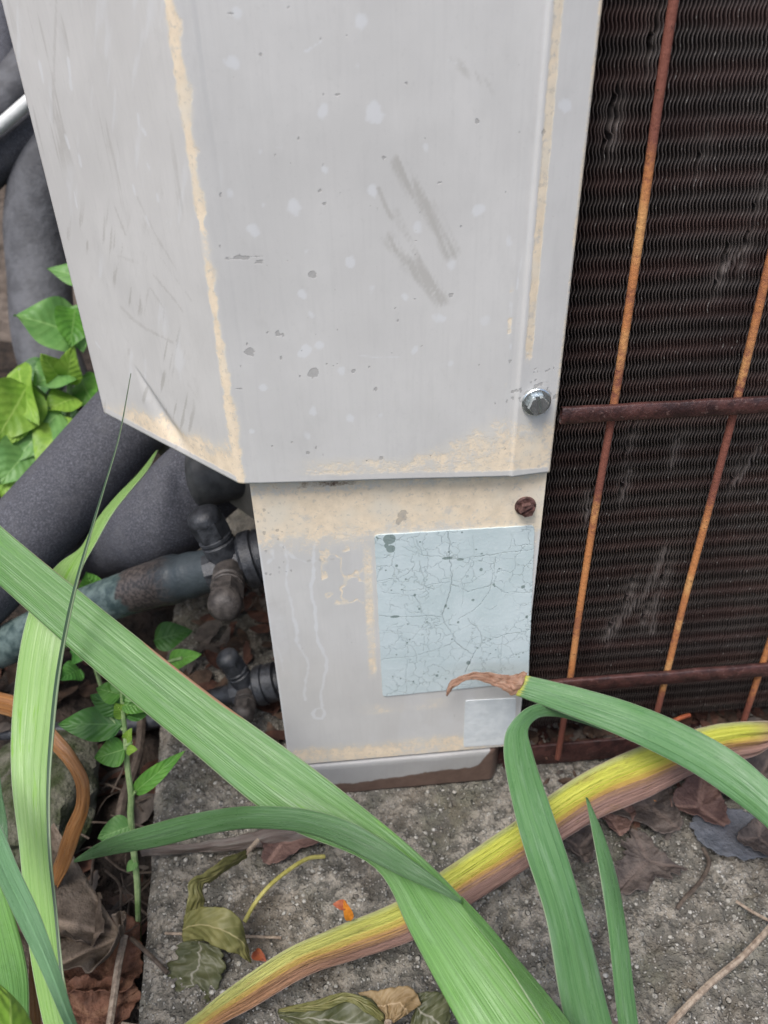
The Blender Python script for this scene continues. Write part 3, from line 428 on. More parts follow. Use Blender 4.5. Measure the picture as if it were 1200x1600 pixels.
SPOT = [(.0481,.1415,.0019,.00192,.95),(.047,.139,.0015,.00168,.95),(.0161,.1254,.0014,.00072,1),(.0208,.1256,.0015,.00084,1),(.024,.1253,.001,.00024,.7),(.0023,.1057,.004200000000000001,.0072,.42),(.0003,.0749,.0025,.0072,.25),(.029,.0864,.0004,.00048,1),(.0108,.0856,.00030000000000000003,.00036,1),(.0685,.042,.00030000000000000003,.00096,.9)]
blobs(SPOT, smear, X > -1, X, Zp, 2); blobs(SPOT[:2], dark, X > -1, X, Zp, 2)
blobs([(a, b, 0.00055, 0.0007, 0.6) for a, b in zip(rng.uniform(0.0005, 0.010, 26), rng.uniform(0.120, 0.150, 26))], dark, X > -1, X, Zp, 7)
rust = 0.6 * (1 - sstep(dep, 0.0004, 0.0020)) * (fbm(X * 90, X * 0, 77) + 0.1)
v_ = np.stack([X, np.zeros_like(X), Zp], -1); retL = np.stack([v_[:, 0] + np.array([0.0004, 0.012, 0]), v_[:, 0]], 1); retR = np.stack([v_[:, -1], v_[:, -1] + np.array([0, 0.014, 0])], 1)
nz_ = len(pzs); vv = np.concatenate([v_.reshape(-1, 3), retL.reshape(-1, 3), retR.reshape(-1, 3)]); qq = np.concatenate([grid_quads(nz_, nx), grid_quads(nz_, 2, nz_ * nx), grid_quads(nz_, 2, nz_ * nx + nz_ * 2)])
me = np_mesh('corner_panel', vv, qq); pad = lambda a: np.concatenate([a.ravel(), np.zeros(nz_ * 4)])
for n_, a_ in (('tan', tan), ('pale', pale), ('dark', dark), ('smear', smear), ('rust', rust)): set_attr(me, n_, pad(a_))
link('corner_panel', me, PAINT2, AC)

# cracked faded label
m = Mat('faded_label', 0.55, spec=0.35); p = m.pos(); n = m.noise(p, 60, 4); n2 = m.noise(p, 800, 3)
c = m.mix(m.ramp(n, 0.35, 0.65), (0.515, 0.60, 0.60), (0.575, 0.652, 0.655)); c = m.mix(m.math('MULTIPLY', m.ramp(n2, 0.58, 0.72), 0.22), c, (0.74, 0.78, 0.77))
va = m.N.new('ShaderNodeVectorMath'); va.operation = 'MULTIPLY_ADD'; nt_ = m.N.new('ShaderNodeTexNoise'); nt_.inputs['Scale'].default_value = 300; m.L.new(p, nt_.inputs['Vector']); m.L.new(nt_.outputs['Color'], va.inputs[0]); va.inputs[1].default_value = (0.006, 0.006, 0.006); m.L.new(p, va.inputs[2]); wv3 = va.outputs[0]
vd = m.vor(wv3, 170, 'DISTANCE_TO_EDGE'); thin = m.math('MULTIPLY', m.ramp(vd, 0.028, 0.004), m.ramp(m.noise(p, 45, 2), 0.38, 0.52)); ck = m.math('MAXIMUM', m.math('MULTIPLY', m.attr('crack'), m.ramp(n2, 0.25, 0.5)), m.math('MULTIPLY', thin, 0.55))
c = m.mix(m.math('MULTIPLY', ck, 0.66), c, (0.20, 0.245, 0.225)); c = m.mix(m.math('MULTIPLY', m.ramp(m.math('ADD', m.attr('dark'), m.math('MULTIPLY', m.math('SUBTRACT', n2, 0.5), 0.5)), 0.38, 0.55), 0.8), c, (0.16, 0.215, 0.195)); c = m.mix(m.math('MULTIPLY', m.ramp(m.noise(p, 380, 3, 0.7), 0.68, 0.74), 0.4), c, (0.22, 0.27, 0.25))
m.color(c); m.bump(m.math('MULTIPLY', ck, -1.0), 0.00015); m.bump(n2, 0.00008); LABEL = m.m
def quad_sheet(name, corners, y, nu, nv, r, mat, wob=0.0):
    TL, TR, BR, BL = [np.array(k) for k in corners]; U, Vv = np.meshgrid(np.linspace(0, 1, nu), np.linspace(0, 1, nv))
    Wd = np.linalg.norm(TR - TL); Hh = np.linalg.norm(BL - TL); uu = (U - 0.5) * 2; v2 = (Vv - 0.5) * 2
    ax = 1 - r / (Wd / 2); az = 1 - r / (Hh / 2); ox = np.clip((np.abs(uu) - ax) / (1 - ax), 0, 1); oz = np.clip((np.abs(v2) - az) / (1 - az), 0, 1); L = np.maximum(np.hypot(ox, oz), 1e-6); k = np.where((ox > 0) & (oz > 0), np.maximum(ox, oz) / L, 1)
    uu = np.where(ox > 0, np.sign(uu) * (ax + ox * k * (1 - ax)), uu); v2 = np.where(oz > 0, np.sign(v2) * (az + oz * k * (1 - az)), v2); U = uu / 2 + 0.5; Vv = v2 / 2 + 0.5
    Q = (TL * (1 - U)[..., None] + TR * U[..., None]) * (1 - Vv)[..., None] + (BL * (1 - U)[..., None] + BR * U[..., None]) * Vv[..., None]
    Q = Q + wob * (np.stack([fbm(Q[..., 1] * 500, Q[..., 1] * 0, 3), fbm(Q[..., 0] * 500, Q[..., 0] * 0, 5)], -1) - 0.5) * (np.maximum(np.abs(uu), np.abs(v2)) > 0.97)[..., None]
    bulge = 0.00012 * (fbm(Q[..., 0] * 130, Q[..., 1] * 130, 5))
    v = np.stack([Q[..., 0], np.full_like(U, y) - bulge, Q[..., 1]], -1); b = v.copy(); ring = np.concatenate([v[0], v[:, -1], v[-1][::-1], v[::-1, 0]]); low = ring.copy(); low[:, 1] = 0.0
    verts = np.concatenate([v.reshape(-1, 3), ring, low]); n0 = nu * nv; k = len(ring); i = np.arange(k - 1); sideq = np.stack([n0 + i, n0 + i + 1, n0 + k + i + 1, n0 + k + i], 1)
    return np_mesh(name, verts, np.concatenate([grid_quads(nv, nu)[:, ::-1], sideq])), Q, 2 * k
me, Q, ex = quad_sheet('faded_label', lab, -0.0004, 330, 450, 0.0014, LABEL, 0.0004)
CR = [([(.0639,.134),(.0645,.1279),(.0644,.1229),(.0654,.1163),(.0655,.1111),(.0642,.1044),(.0626,.0977),(.0634,.0933),(.066,.088),(.0679,.0826),(.0713,.079),(.0748,.0759)],1),([(.039,.1149),(.0431,.1149),(.0472,.1154),(.0503,.1171),(.0524,.1201)],.7),([(.0554,.1247),(.0605,.1235),(.0657,.1222),(.0708,.1218),(.0749,.1225),(.0831,.1231),(.094,.1234)],.9),([(.039,.0989),(.0438,.0979),(.0491,.0973),(.0567,.0969),(.0623,.0963)],1),([(.039,.0768),(.0451,.077),(.0512,.0769),(.0601,.0797),(.0678,.0834)],.7),([(.0748,.0759),(.076,.0788),(.078,.0808),(.0823,.0833),(.0856,.0845),(.0911,.0854),(.0966,.0863)],.9),([(.0807,.1214),(.0806,.1162),(.0798,.1124),(.0803,.1096),(.0826,.107),(.0853,.1054),(.0897,.1047),(.0951,.1042)],.8),([(.0802,.1103),(.0789,.1057),(.077,.1018),(.0739,.0979),(.0686,.0942)],.7),([(.0554,.1243),(.0539,.1282),(.0524,.1326)],.6),([(.0655,.1111),(.0714,.1071),(.0767,.108),(.0803,.1096)],.8),([(.0489,.0583),(.0492,.0679),(.0495,.0756)],.5),([(.0557,.0795),(.0562,.0868),(.0572,.0954)],.5),([(.0718,.0661),(.0736,.0714),(.0748,.0759)],.9),([(.0856,.0653),(.0856,.0747),(.0856,.0837)],.5),([(.0409,.1094),(.0471,.1081),(.0524,.1072),(.054,.1027),(.0547,.0978)],.7),([(.0458,.122),(.0446,.1144)],.4),([(.0725,.1321),(.0728,.1234)],.4),([(.0857,.131),(.0857,.1235)],.4),([(.0719,.0939),(.0748,.09),(.0772,.0861),(.0782,.0812)],.8),([(.0544,.1219),(.0546,.1173),(.056,.1139),(.0566,.1099),(.0592,.1093)],.7),([(.0566,.1106),(.0597,.1116),(.0649,.1118)],.5),([(.0514,.1327),(.0544,.1238)],.4),([(.0697,.1107),(.0697,.0997)],.4),([(.0484,.1293),(.0514,.1265),(.0554,.1247)],.5),([(.0782,.0989),(.0804,.0973),(.0825,.0992)],.5),([(.0393,.0901),(.0469,.0907),(.0567,.0868)],.35)]
crack = np.zeros(Q.shape[:2]); wx = Q[..., 0] + 0.0014 * (fbm(Q[..., 0] * 420, Q[..., 1] * 420, 1) - 0.5); wz = Q[..., 1] + 0.0014 * (fbm(Q[..., 0] * 420, Q[..., 1] * 420, 2) - 0.5)
for pts, a_ in CR: crack = np.maximum(crack, a_ * (1 - sstep(segdist(wx, wz, pts), 0.00001, 0.00021)))
ld = np.zeros(Q.shape[:2]); BL_ = [(.0438,.1324,.0022,.0022099999999999997,1),(.0442,.1283,.0016,.0016899999999999999,1),(.0427,.1298,.0008,.0011699999999999998,.8),(.0758,.1165,.0006000000000000001,.0007799999999999999,1),(.0524,.1072,.0005,.00065,1),(.0636,.101,.0005,.0009099999999999999,.9),(.0684,.0927,.0005,.00065,.9),(.073,.0716,.0009000000000000001,.0011699999999999998,.8),(.094,.0927,.0006000000000000001,.0007799999999999999,1),(.061,.0661,.0006000000000000001,.0007799999999999999,.9),(.0518,.064,.0004,.00052,.9),(.0461,.1209,.0005,.00065,.9),(.0807,.1093,.0005,.00065,.9),(.0637,.1226,.002,.00065,.9),(.0683,.1216,.0014,.00052,.9),(.0451,.0978,.0018000000000000002,.00065,.9),(.0915,.1072,.0009000000000000001,.0007799999999999999,.7),(.0735,.1028,.0007,.00065,.7),(.054,.1006,.0005,.00065,.7),(.0495,.0845,.0004,.00052,.9)]
for x, z, rx, rz, a_ in BL_: ld = np.maximum(ld, a_ * (1 - sstep(np.hypot((Q[..., 0] - x) / rx, (Q[..., 1] - z) / rz), 0.7, 1.2)))
for _ in range(34):
    x, z = random.uniform(0.038, 0.096), random.uniform(0.056, 0.134); ld = np.maximum(ld, 0.8 * (1 - sstep(np.hypot(Q[..., 0] - x, Q[..., 1] - z), 0.0002, 0.00055)))
set_attr(me, 'crack', np.concatenate([crack.ravel(), np.zeros(ex)])); set_attr(me, 'dark', np.concatenate([ld.ravel(), np.zeros(ex)]))
tag(link('faded_label', me, LABEL, AC), 'pale blue cracked label, its print gone')
me, Q, ex = quad_sheet('blank_sticker', [(.0726,.0505),(.0932,.0495),(.0944,.022),(.0728,.0228)], -0.0003, 20, 20, 0.0008, None)
tag(link('blank_sticker', me, simple('white_sticker', (0.60, 0.64, 0.645), (0.70, 0.735, 0.735), 150, 0.5, 0.0002), AC), 'small blank white sticker')

# hex screws with slot
def screw(cx, cz, yface, rw, rh, ang, mat, label):
    b = MB(); b.lathe((cx, yface, cz), (cx, yface - 1, cz), [(0, rw * 1.0), (0.0005, rw), (0.0008, rw * 0.93), (0.0009, rh * 0.9)], 28)
    b.lathe((cx, yface - 0.0008, cz), (cx, yface - 2, cz), [(0, rh), (0.0016, rh)], 6, rot=0.35)
    hexp = [(rh * math.cos(a), rh * math.sin(a)) for a in [0.2 + i * math.pi / 3 for i in range(6)]]; sx, sz = math.cos(ang), math.sin(ang); gw = 0.00066
    for sg in (1, -1):
        out = []
        for i in range(6):
            P0, P1 = hexp[i], hexp[(i + 1) % 6]; d0 = sg * (-P0[0] * sz + P0[1] * sx) - gw; d1 = sg * (-P1[0] * sz + P1[1] * sx) - gw
            if d0 >= 0: out.append(P0)
            if d0 * d1 < 0: t = d0 / (d0 - d1); out.append((P0[0] + (P1[0] - P0[0]) * t, P0[1] + (P1[1] - P0[1]) * t))
        lo = [b.bm.verts.new((cx + x, yface - 0.0023, cz + z)) for x, z in out]; hi = [b.bm.verts.new((cx + x * 0.90, yface - 0.0035, cz + z * 0.90)) for x, z in out]; k = len(out)
        for i in range(k): b.bm.faces.new((lo[i], lo[(i+1) % k], hi[(i+1) % k], hi[i]))
        b.bm.faces.new(hi)
    tag(b.build('screw', mat, AC, True, 20), label)
s1 = (.08879,-.004,.1818); s2 = (.08959,-.002,.14188)
screw(s1[0], s1[2], -0.0038, 0.0045, 0.0033, 1.75, STEEL, 'shiny zinc hex screw with a slot')
screw(s2[0], s2[2], 0.0, 0.0036, 0.0028, 0.55, RSCREW, 'rusty brown hex screw with a slot')

# base pan: painted lip under the corner panel with a rounded rusty corner, then a set-back rusty lip
def lip(name, x0, x1, y, z1, mat, label, rr=0.004, rustf=None):
    xs = np.linspace(x0, x1, 160); pr = [(0.010, z1 - 0.0006), (0.0012, z1), (0.0004, z1 - 0.0003), (0.0, z1 - 0.0009)] + [(0.0, z) for z in np.linspace(z1 - 0.003, 0.0, 24)]
    Xg = np.repeat(xs[None, :], len(pr), 0); Yg = np.array([a for a, _ in pr])[:, None] + y + 0 * Xg; Zg2 = np.array([b for _, b in pr])[:, None] + 0 * Xg
    Yg = Yg + 0.009 * (np.clip((Xg - (x1 - 0.006)) / 0.006, 0, 1) ** 2) + 0.0006 * (fbm(Xg * 60, Zg2 * 60, 4) - 0.5)
    me = np_mesh(name, np.stack([Xg, Yg, Zg2], -1), grid_quads(len(pr), len(xs))[:, ::-1]); set_attr(me, 'rust', rustf(Xg, Zg2) if rustf else np.zeros_like(Xg)); set_attr(me, 'pale', 0.25 * (Zg2 > z1 - 0.0006)); set_attr(me, 'smear', 0.5 * fbm(Xg * 90, Zg2 * 120, 5))
    o = link(name, me, mat, AC); o.modifiers.new('thickness', 'SOLIDIFY').thickness = 0.001; return tag(o, label)
lip('base_lip', -0.002, 0.0905, -0.0007, 0.0192, PANWHITE, 'pale grey base edge rusting along its bottom', rustf=lambda X, Z: np.clip(1 - sstep(Z - (0.0065 + 0.003 * sstep(X, 0.03, 0.07) + 0.014 * sstep(X, 0.077, 0.089) + 0.002 * (fbm(X * 150, Z * 0, 3) - 0.5)), -0.0028, 0.0028), 0, 1))
lipR = MB().box(0.092, 0.40, 0.0045, 0.0062, 0.0, 0.0125, 0.0006).build('base_lip', BAR, AC); tag(lipR, 'dark rusty base edge below the coil')
MB().box(0.0, 0.40, 0.0062, 0.25, 0.0015, 0.004).build('base_pan', BAR, AC, False)
# coil fins: thin wavy strips, one mesh (too fine to pick apart)
pitch = 0.00106; fx0, fx1 = 0.0975, 0.30; nf = int((fx1 - fx0) / pitch); fz = np.arange(0.021, 0.395, 0.000625)
W1 = np.array([(.1057,.2563,1),(.1064,.254,.6),(.1136,.2739,.7),(.115,.1346,.9),(.1263,.1416,1),(.1257,.1592,.7),(.1314,.0743,1.2),(.1362,.0935,1.2),(.1445,.0813,1),(.1487,.1,.8),(.1448,.2154,.9),(.1503,.2206,.7),(.1511,.2364,.6),(.1658,.1437,.7),(.1429,.1555,.5),(.1319,.2485,.4)])
SCUF = [([(.147,.1122),(.1438,.0927),(.1377,.0837),(.1303,.0693)],.0016),([(.1479,.0907),(.1489,.0708)],.0011),([(.1067,.254),(.1068,.2486)],.0006),([(.114,.1399),(.1144,.1278)],.0008),([(.1277,.1466),(.1273,.1362)],.0006),([(.1496,.2198),(.1437,.2117)],.0009),([(.1424,.158),(.1421,.1481)],.0009),([(.1725,.1534),(.1671,.1384)],.0009)]
fv, fq, bent_all = [], [], []; base = 0
for i in range(nf):
    x = fx0 + i * pitch; ph = 0.25 * math.sin(i * 0.37) + 0.15 * random.uniform(-1, 1)
    t = fz / 0.005 + 0.03 * math.sin(i * 0.11); tri = np.sin(2 * np.pi * t) * 1.15; tri = np.clip(tri, -0.85, 0.85)
    dx = 0.00028 * tri + 0.00006 * random.uniform(-1, 1) + 0.0003 * (fbm(np.full_like(fz, x) * 60, fz * 25, 3) - 0.5); bent = np.zeros_like(fz)
    for wx_, wz_, a_ in W1:
        ddx = x - (wx_ + (fz - wz_) * 0.10); g_ = np.exp(-(ddx / 0.0026) ** 2 - ((fz - wz_) / 0.0075) ** 2); dx = dx + a_ * 0.0006 * np.sign(ddx + 0.0003) * g_; bent = np.maximum(bent, a_ * g_ * np.where(ddx > 0, 1.0, 0.3))
    sc = np.zeros_like(fz)
    for pts, w_ in SCUF: sc = np.maximum(sc, np.exp(-(segdist(np.full_like(fz, x), fz, pts) / w_) ** 2))
    sc = sc * (0.35 + 0.9 * fbm(np.full_like(fz, x) * 500, fz * 260, 14)); bent = np.maximum(bent, sc); dx = dx * (1 - 0.5 * np.clip(sc, 0, 1)) + 0.0005 * sc * math.sin(i * 1.7)
    yy = 0.0085 - 0.0006 * sc + 0.0002 * random.uniform(-1, 1) + 0.0012 * np.clip(bent, 0, 1); th = 0.000095 + 0.00022 * np.clip(sc, 0, 1)
    cols = np.stack([np.stack([x + dx - th, yy + 0.013, fz], 1), np.stack([x + dx - th, yy, fz], 1), np.stack([x + dx + th, yy, fz], 1), np.stack([x + dx + th, yy + 0.013, fz], 1)], 1)
    fv.append(cols.reshape(-1, 3)); fq.append(grid_quads(len(fz), 4, base)[:, ::-1]); base += len(fz) * 4; bent_all.append(np.repeat(np.clip(bent, 0, 1), 4))
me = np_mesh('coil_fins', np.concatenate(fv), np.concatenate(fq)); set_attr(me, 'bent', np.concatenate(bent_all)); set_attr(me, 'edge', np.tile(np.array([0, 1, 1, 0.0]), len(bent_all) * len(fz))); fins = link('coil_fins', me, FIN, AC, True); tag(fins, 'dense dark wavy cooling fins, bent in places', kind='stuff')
b = MB()
for k in range(9): z_ = 0.045 + k * 0.042; b.tube([(0.097, 0.0185, z_), (0.40, 0.0185, z_)], 0.0045, 10, 2)
b.build('coil_tube', DARK, AC)
MB().box(0.100, 0.40, 0.030, 0.034, 0.016, 0.46).build('coil_backing', DARK, AC, False)
MB().box(0.302, 0.40, 0.008, 0.030, 0.02, 0.46).build('side_post', PAINT, AC, False)
MB().box(-0.0, 0.40, 0.02, 0.30, 0.462, 0.478, 0.002).build('top_panel', PAINT, AC)
MB().box(0.008, 0.40, 0.26, 0.28, 0.006, 0.46).build('rear_panel', PAINT, AC, False)
# diagonal valve plate hidden behind the cover
b = MB(); pl = [(0.012, 0.047), (-0.062, 0.142)]; nn = V3((-0.79, -0.61, 0)) * -0.002
vs = [b.bm.verts.new((x, y, z)) for x, y in pl for z in (0.094, 0.45)] + [b.bm.verts.new((x + nn.x, y + nn.y, z)) for x, y in pl for z in (0.094, 0.45)]
for f in ((0,1,3,2),(4,6,7,5),(0,2,6,4),(1,5,7,3),(0,4,5,1),(2,3,7,6)): b.bm.faces.new([vs[i] for i in f])
b.build('valve_plate', simple('beige_plate', (0.16, 0.15, 0.125), (0.25, 0.235, 0.20), 40, 0.6), AC, False)
# guard rods and flat rails
for k in range(5):
    x = 0.1141 + k * 0.0397; zt_ = 0.40
    pts = [(x + 0.0004 * math.sin(z * 40 + k), -0.0004 + 0.0003 * math.sin(z * 25 + k * 2), z) for z in np.linspace(0.010, zt_, 10)]
    o = MB().tube(pts, 0.00126, 12, 120).build('guard_rod', ROD, AC); me = o.data; zc = np.empty(len(me.vertices) * 3, np.float32); me.vertices.foreach_get('co', zc); zc = zc[2::3]
    hi_, lo_ = ((0.245, 0.147), (0.30, 0.138), (0.26, 0.15), (0.25, 0.14), (0.24, 0.15))[k]
    set_attr(me, 'maroon', np.maximum(np.maximum(sstep(zc, hi_ - 0.025, hi_ + 0.04), sstep(zc, lo_ - 0.016, lo_ + 0.016) * (1 - sstep(zc, 0.172, 0.176))), 0.8 * (1 - sstep(zc, 0.030, 0.055))))
def rail(z0, z1, seed):
    z0 += 0.0006; z1 -= 0.0002
    xs = np.linspace(0.0972, 0.40, 150); sec = [(-0.0022, z0), (-0.0025, z0 + 0.0003), (-0.0025, z1 - 0.0003), (-0.0022, z1), (-0.0008, z1), (-0.0004, z1 - 0.0002), (-0.0004, z0)]; sec.append(sec[0])
    Xg = np.repeat(xs[:, None], len(sec), 1); Yg = np.array([a for a, _ in sec])[None] + 0 * Xg; Zr = np.array([b for _, b in sec])[None] - 0.03 * (Xg - 0.0972) * 0.25
    Zr = Zr + 0.0005 * (fbm(Xg * 90, Zr * 300, seed) - 0.5); Yg = Yg + 0.0004 * (fbm(Xg * 120, Zr * 300, seed + 4) - 0.5) - 0.0016
    o = link('guard_rail', np_mesh('guard_rail', np.stack([Xg, Yg, Zr], -1), grid_quads(len(xs), len(sec))), BAR, AC); return o
rail(.17299, .1791, 3); rail(.05326+0.0008, .06021+0.0008, 7)

# service valves
def valve(name, body, neckdir, cap1, cap2, s, label):
    v = MB(); bp, nd = V3(body), V3(neckdir)
    L = (nd - bp).length; v.lathe(bp, nd, [(-0.009*s, 0.0072*s), (0.004*s, 0.0078*s), (0.006*s, 0.0078*s)], 10); v.lathe(bp + (nd-bp).normalized()*0.0052*s, nd, [(0, 0.0102*s), (0.0012*s, 0.0112*s), (0.0052*s, 0.0112*s), (0.0058*s, 0.0100*s), (0.0062*s, 0.0100*s), (0.0065*s, 0.0108*s), (0.0120*s, 0.0108*s), (0.0125*s, 0.008*s), (0.03*s, 0.008*s)], 20)
    o = v.build(name, BRASS, AC); tag(o, label)
    for (c, k, mt) in ((cap1, 1.0, BRASS), (cap2, 0.95, CAPM)):
        c = V3(c); ln = (c - bp).length; r = 0.0064 * s * k; q_ = MB()
        q_.lathe(bp, c, [(0.005*s, r*0.98), (ln*0.42, r*1.0), (ln*0.44, r*0.90), (ln*0.47, r*0.90), (ln*0.48, r*1.0), (ln*0.52, r*1.0), (ln*0.53, r*0.93), (ln*0.55, r*0.93)], 20)
        q_.lathe(bp + (c-bp)*0.55, c, [(0, r*1.02), (ln*0.25, r*1.06)], 6, rot=0.4); q_.lathe(bp + (c-bp)*0.79, c, [(0, r*0.98), (ln*0.06, r*1.0), (ln*0.13, r*0.93), (ln*0.18, r*0.72), (ln*0.205, r*0.40)], 20)
        q_.build('valve_cap', mt, o)
valve('service_valve', (-.0196,.05315,.08577), (-.00528,.05427,.08905), (-.02858,.05649,.11321), (-.01851,.01715,.09152), 1.12, 'upper dark brass service valve with two caps')
valve('service_valve', (-.02044,.05043,.01489), (-.00557,.04985,.01929), (-.02879,.05179,.03764), (-.02206,.03071,.01585), 0.85, 'lower smaller dark brass service valve')

# pipes
def burn_pipe(name, pts, rad, label, cat, mat, res=70, n=22):
    c = spline(pts, res); b = MB(); b.tube(pts, 0.01, n, res, True, rad); o = b.build(name, mat); me = o.data; co = np.empty(len(me.vertices) * 3); me.vertices.foreach_get('co', co); co = co.reshape(-1, 3)
    t = np.array([np.argmin(((c - q) ** 2).sum(1)) for q in co]) / (res - 1.0); set_attr(me, 'burn', t); return tag(o, label, cat)
burn_pipe('copper_pipe', [(-.18807,.08855,.0028),(-.13924,.07775,.02814),(-.1021,.0711,.04937),(-.07202,.06642,.06373),(-.0528,.0624,.07249),(-.03758,.05897,.07806),(-.02262,.05486,.08439)], [(0, 0.0098), (0.655, 0.0098), (0.66, 0.0101), (0.76, 0.0104), (0.80, 0.0110), (0.835, 0.0110), (0.845, 0.0098), (0.86, 0.0098), (0.875, 0.0104), (0.91, 0.0096), (1, 0.0090)], 'greenish copper suction pipe joining the upper valve', 'pipe', COPPER)
def pipe(name, pts, r, mat, label, cat='pipe', rad=None, res=50, n=28, group=None): return tag(MB().tube(pts, r, n, res, True, rad).build(name, mat), label, cat, group)
pipe('liquid_line', [(-.20124,.08653,-.03774),(-.15574,.07665,-.02944),(-.1097,.06802,-.02281),(-.06853,.0628,-.01342),(-.03998,.0565,.00376),(-.02151,.0509,.01367)], 0.0046, BRASS, 'thin dark pipe running low behind the weed to the lower valve', n=14)
pipe('insulated_pipe', [(-.18313,.06964,.02916),(-.1458,.08756,.05652),(-.11187,.10733,.08267),(-.0709,.13386,.11609),(-.04335,.16096,.13627)], 0.0197, FOAM, 'thick black foam covered pipe slanting up under the cover corner')
pipe('insulated_pipe', [(.00361,.13062,.11953),(-.01864,.11612,.10618),(-.04005,.10274,.09459),(-.05401,.0978,.08204),(-.07651,.11533,.0643),(-.1122,.15187,.03387)], 0.0208, FOAM, 'black foam covered pipe elbow just below the cover edge')
pipe('pipe_sleeve', [(-.03789,.08648,.11017),(-.02868,.08745,.11085),(-.01033,.09157,.11364)], 0.0090, simple('rubber_grey', (0.045, 0.047, 0.047), (0.085, 0.088, 0.086), 120, 0.5), 'dark grey rounded rubber sleeve tucked under the cover edge', rad=[(0, 0.001), (0.01, 0.005), (0.04, 0.0085), (0.10, 0.0115), (0.2, 0.0133), (0.35, 0.0138), (1, 0.0138)])
pipe('insulated_pipe', [(-.13116,.23187,.07934),(-.14329,.25477,.11227),(-.14423,.27885,.14819),(-.14155,.293,.17868),(-.12501,.30319,.21381),(-.09314,.3126,.24044)], 0.0185, FOAM_G, 'grey foam covered pipe standing upright behind the leafy weed')
pipe('insulated_pipe', [(-.17916,.28899,.19556),(-.15448,.29649,.21313),(-.13024,.30206,.22777),(-.09869,.31154,.24726)], 0.0125, FOAM, 'dark foam covered pipe under the white conduit at top left')
pipe('conduit', [(-.16858,.27827,.21675),(-.14526,.28292,.22992),(-.12574,.28744,.24245),(-.09551,.29701,.26193)], 0.0036, simple('white_conduit', (0.62, 0.64, 0.62), (0.72, 0.73, 0.71), 100, 0.4), 'thin white conduit crossing the dark pipes at top left', 'conduit', n=14)
pipe('insulated_pipe', [(-.19988,.36163,.21179),(-.17341,.37202,.23027),(-.15316,.38296,.2489),(-.12376,.40005,.27774)], 0.0150, FOAM_G, 'grey foam covered pipe above the white conduit')
pipe('insulated_pipe', [(-.22473,.43812,.23333),(-.19184,.44282,.24402),(-.18567,.46269,.27444),(-.18223,.4828,.30492)], 0.0120, FOAM, 'blackish foam covered pipe at the top left corner')

# ------------------------------------------------------------------ blades
CAMP = V3((0.0267, -0.2098, 0.2834))
def ribbon(name, st, mat, parent=None, fold=0.10, fold_pos=0.5, ncol=25, res=64, wavy=0.0, jag=0.0, seed=1, dry=None, label=None, thick=0.0004, crump=None, shape='v'):
    Lp = spline([a for a, _ in st], res); Rp = spline([b for _, b in st], res); u = np.linspace(0, 1, ncol)
    jag = jag or 0.012
    if jag:
        t_ = np.linspace(0, 1, res); wv = (Rp - Lp); Lp = Lp + wv * (jag * (fbm(t_ * 14, t_ * 0, seed) - 0.5))[:, None]; Rp = Rp + wv * (jag * (fbm(t_ * 14, t_ * 0, seed + 9) - 0.5))[:, None]
    mid = (Lp + Rp) / 2; tg = np.gradient(mid, axis=0); wv = Rp - Lp; nrm = np.cross(wv, tg); nrm /= np.linalg.norm(nrm, axis=1)[:, None] + 1e-12
    flip = np.sign(((np.array(CAMP) - mid) * nrm).sum(1)); flip[flip == 0] = 1; nrm *= flip[:, None]; wid = np.linalg.norm(wv, axis=1)
    prof_ = (np.clip(1 - np.abs(u - fold_pos) / np.maximum(fold_pos, 1 - fold_pos), 0, 1) if shape == 'v' else 1 - (2 * u - 1) ** 2)
    pts = Lp[:, None] * (1 - u)[None, :, None] + Rp[:, None] * u[None, :, None] + nrm[:, None] * (wid[:, None] * fold * prof_[None])[..., None]
    tt = np.linspace(0, 1, res); pts = pts + nrm[:, None] * (wid[:, None] * 0.004 * np.sin(u * 2 * np.pi * 4.5 + 0.6)[None] + wid[:, None] * 0.05 * (fbm(tt[:, None] * 7 + u[None] * 1.2, u[None] * 3 + tt[:, None] * 2, seed + 31) - 0.5))[..., None]
    if wavy: pts = pts + nrm[:, None] * (wavy * (fbm(tt[:, None] * 9 + u[None] * 0.6, u[None] * 2.2 + tt[:, None] * 0, seed) - 0.5) * 2)[..., None]
    if crump is not None:
        amt = wid[:, None] * 0.09 * sstep(tt, crump, 1.0)[:, None] * np.sin(u[None] * 22 + tt[:, None] * 3); pts = pts + nrm[:, None] * amt[..., None]
    me = np_mesh(name, pts, grid_quads(res, ncol)); U, Vv = np.meshgrid(u, tt); set_uv(me, U, Vv)
    de = np.zeros_like(U)
    if dry:
        for side, v0, v1, w_, a_ in dry: e = (U if side == 0 else 1 - U); de = np.maximum(de, a_ * (1 - sstep(e, w_ * 0.5, w_ * 1.4)) * sstep(Vv, v0 - 0.03, v0 + 0.03) * (1 - sstep(Vv, v1 - 0.03, v1 + 0.03)))
    set_attr(me, 'dryedge', de); o = link(name, me, mat, parent)
    if thick: so = o.modifiers.new('thickness', 'SOLIDIFY'); so.thickness = thick; so.offset = 0
    if label: o['label'] = label
    return o
def down(*bases): return bases
fanA = empty('iris_plant', (0.075, -0.165, -0.025), 'pale green iris fan whose long leaf crosses the panel from top left to bottom', 'plant')
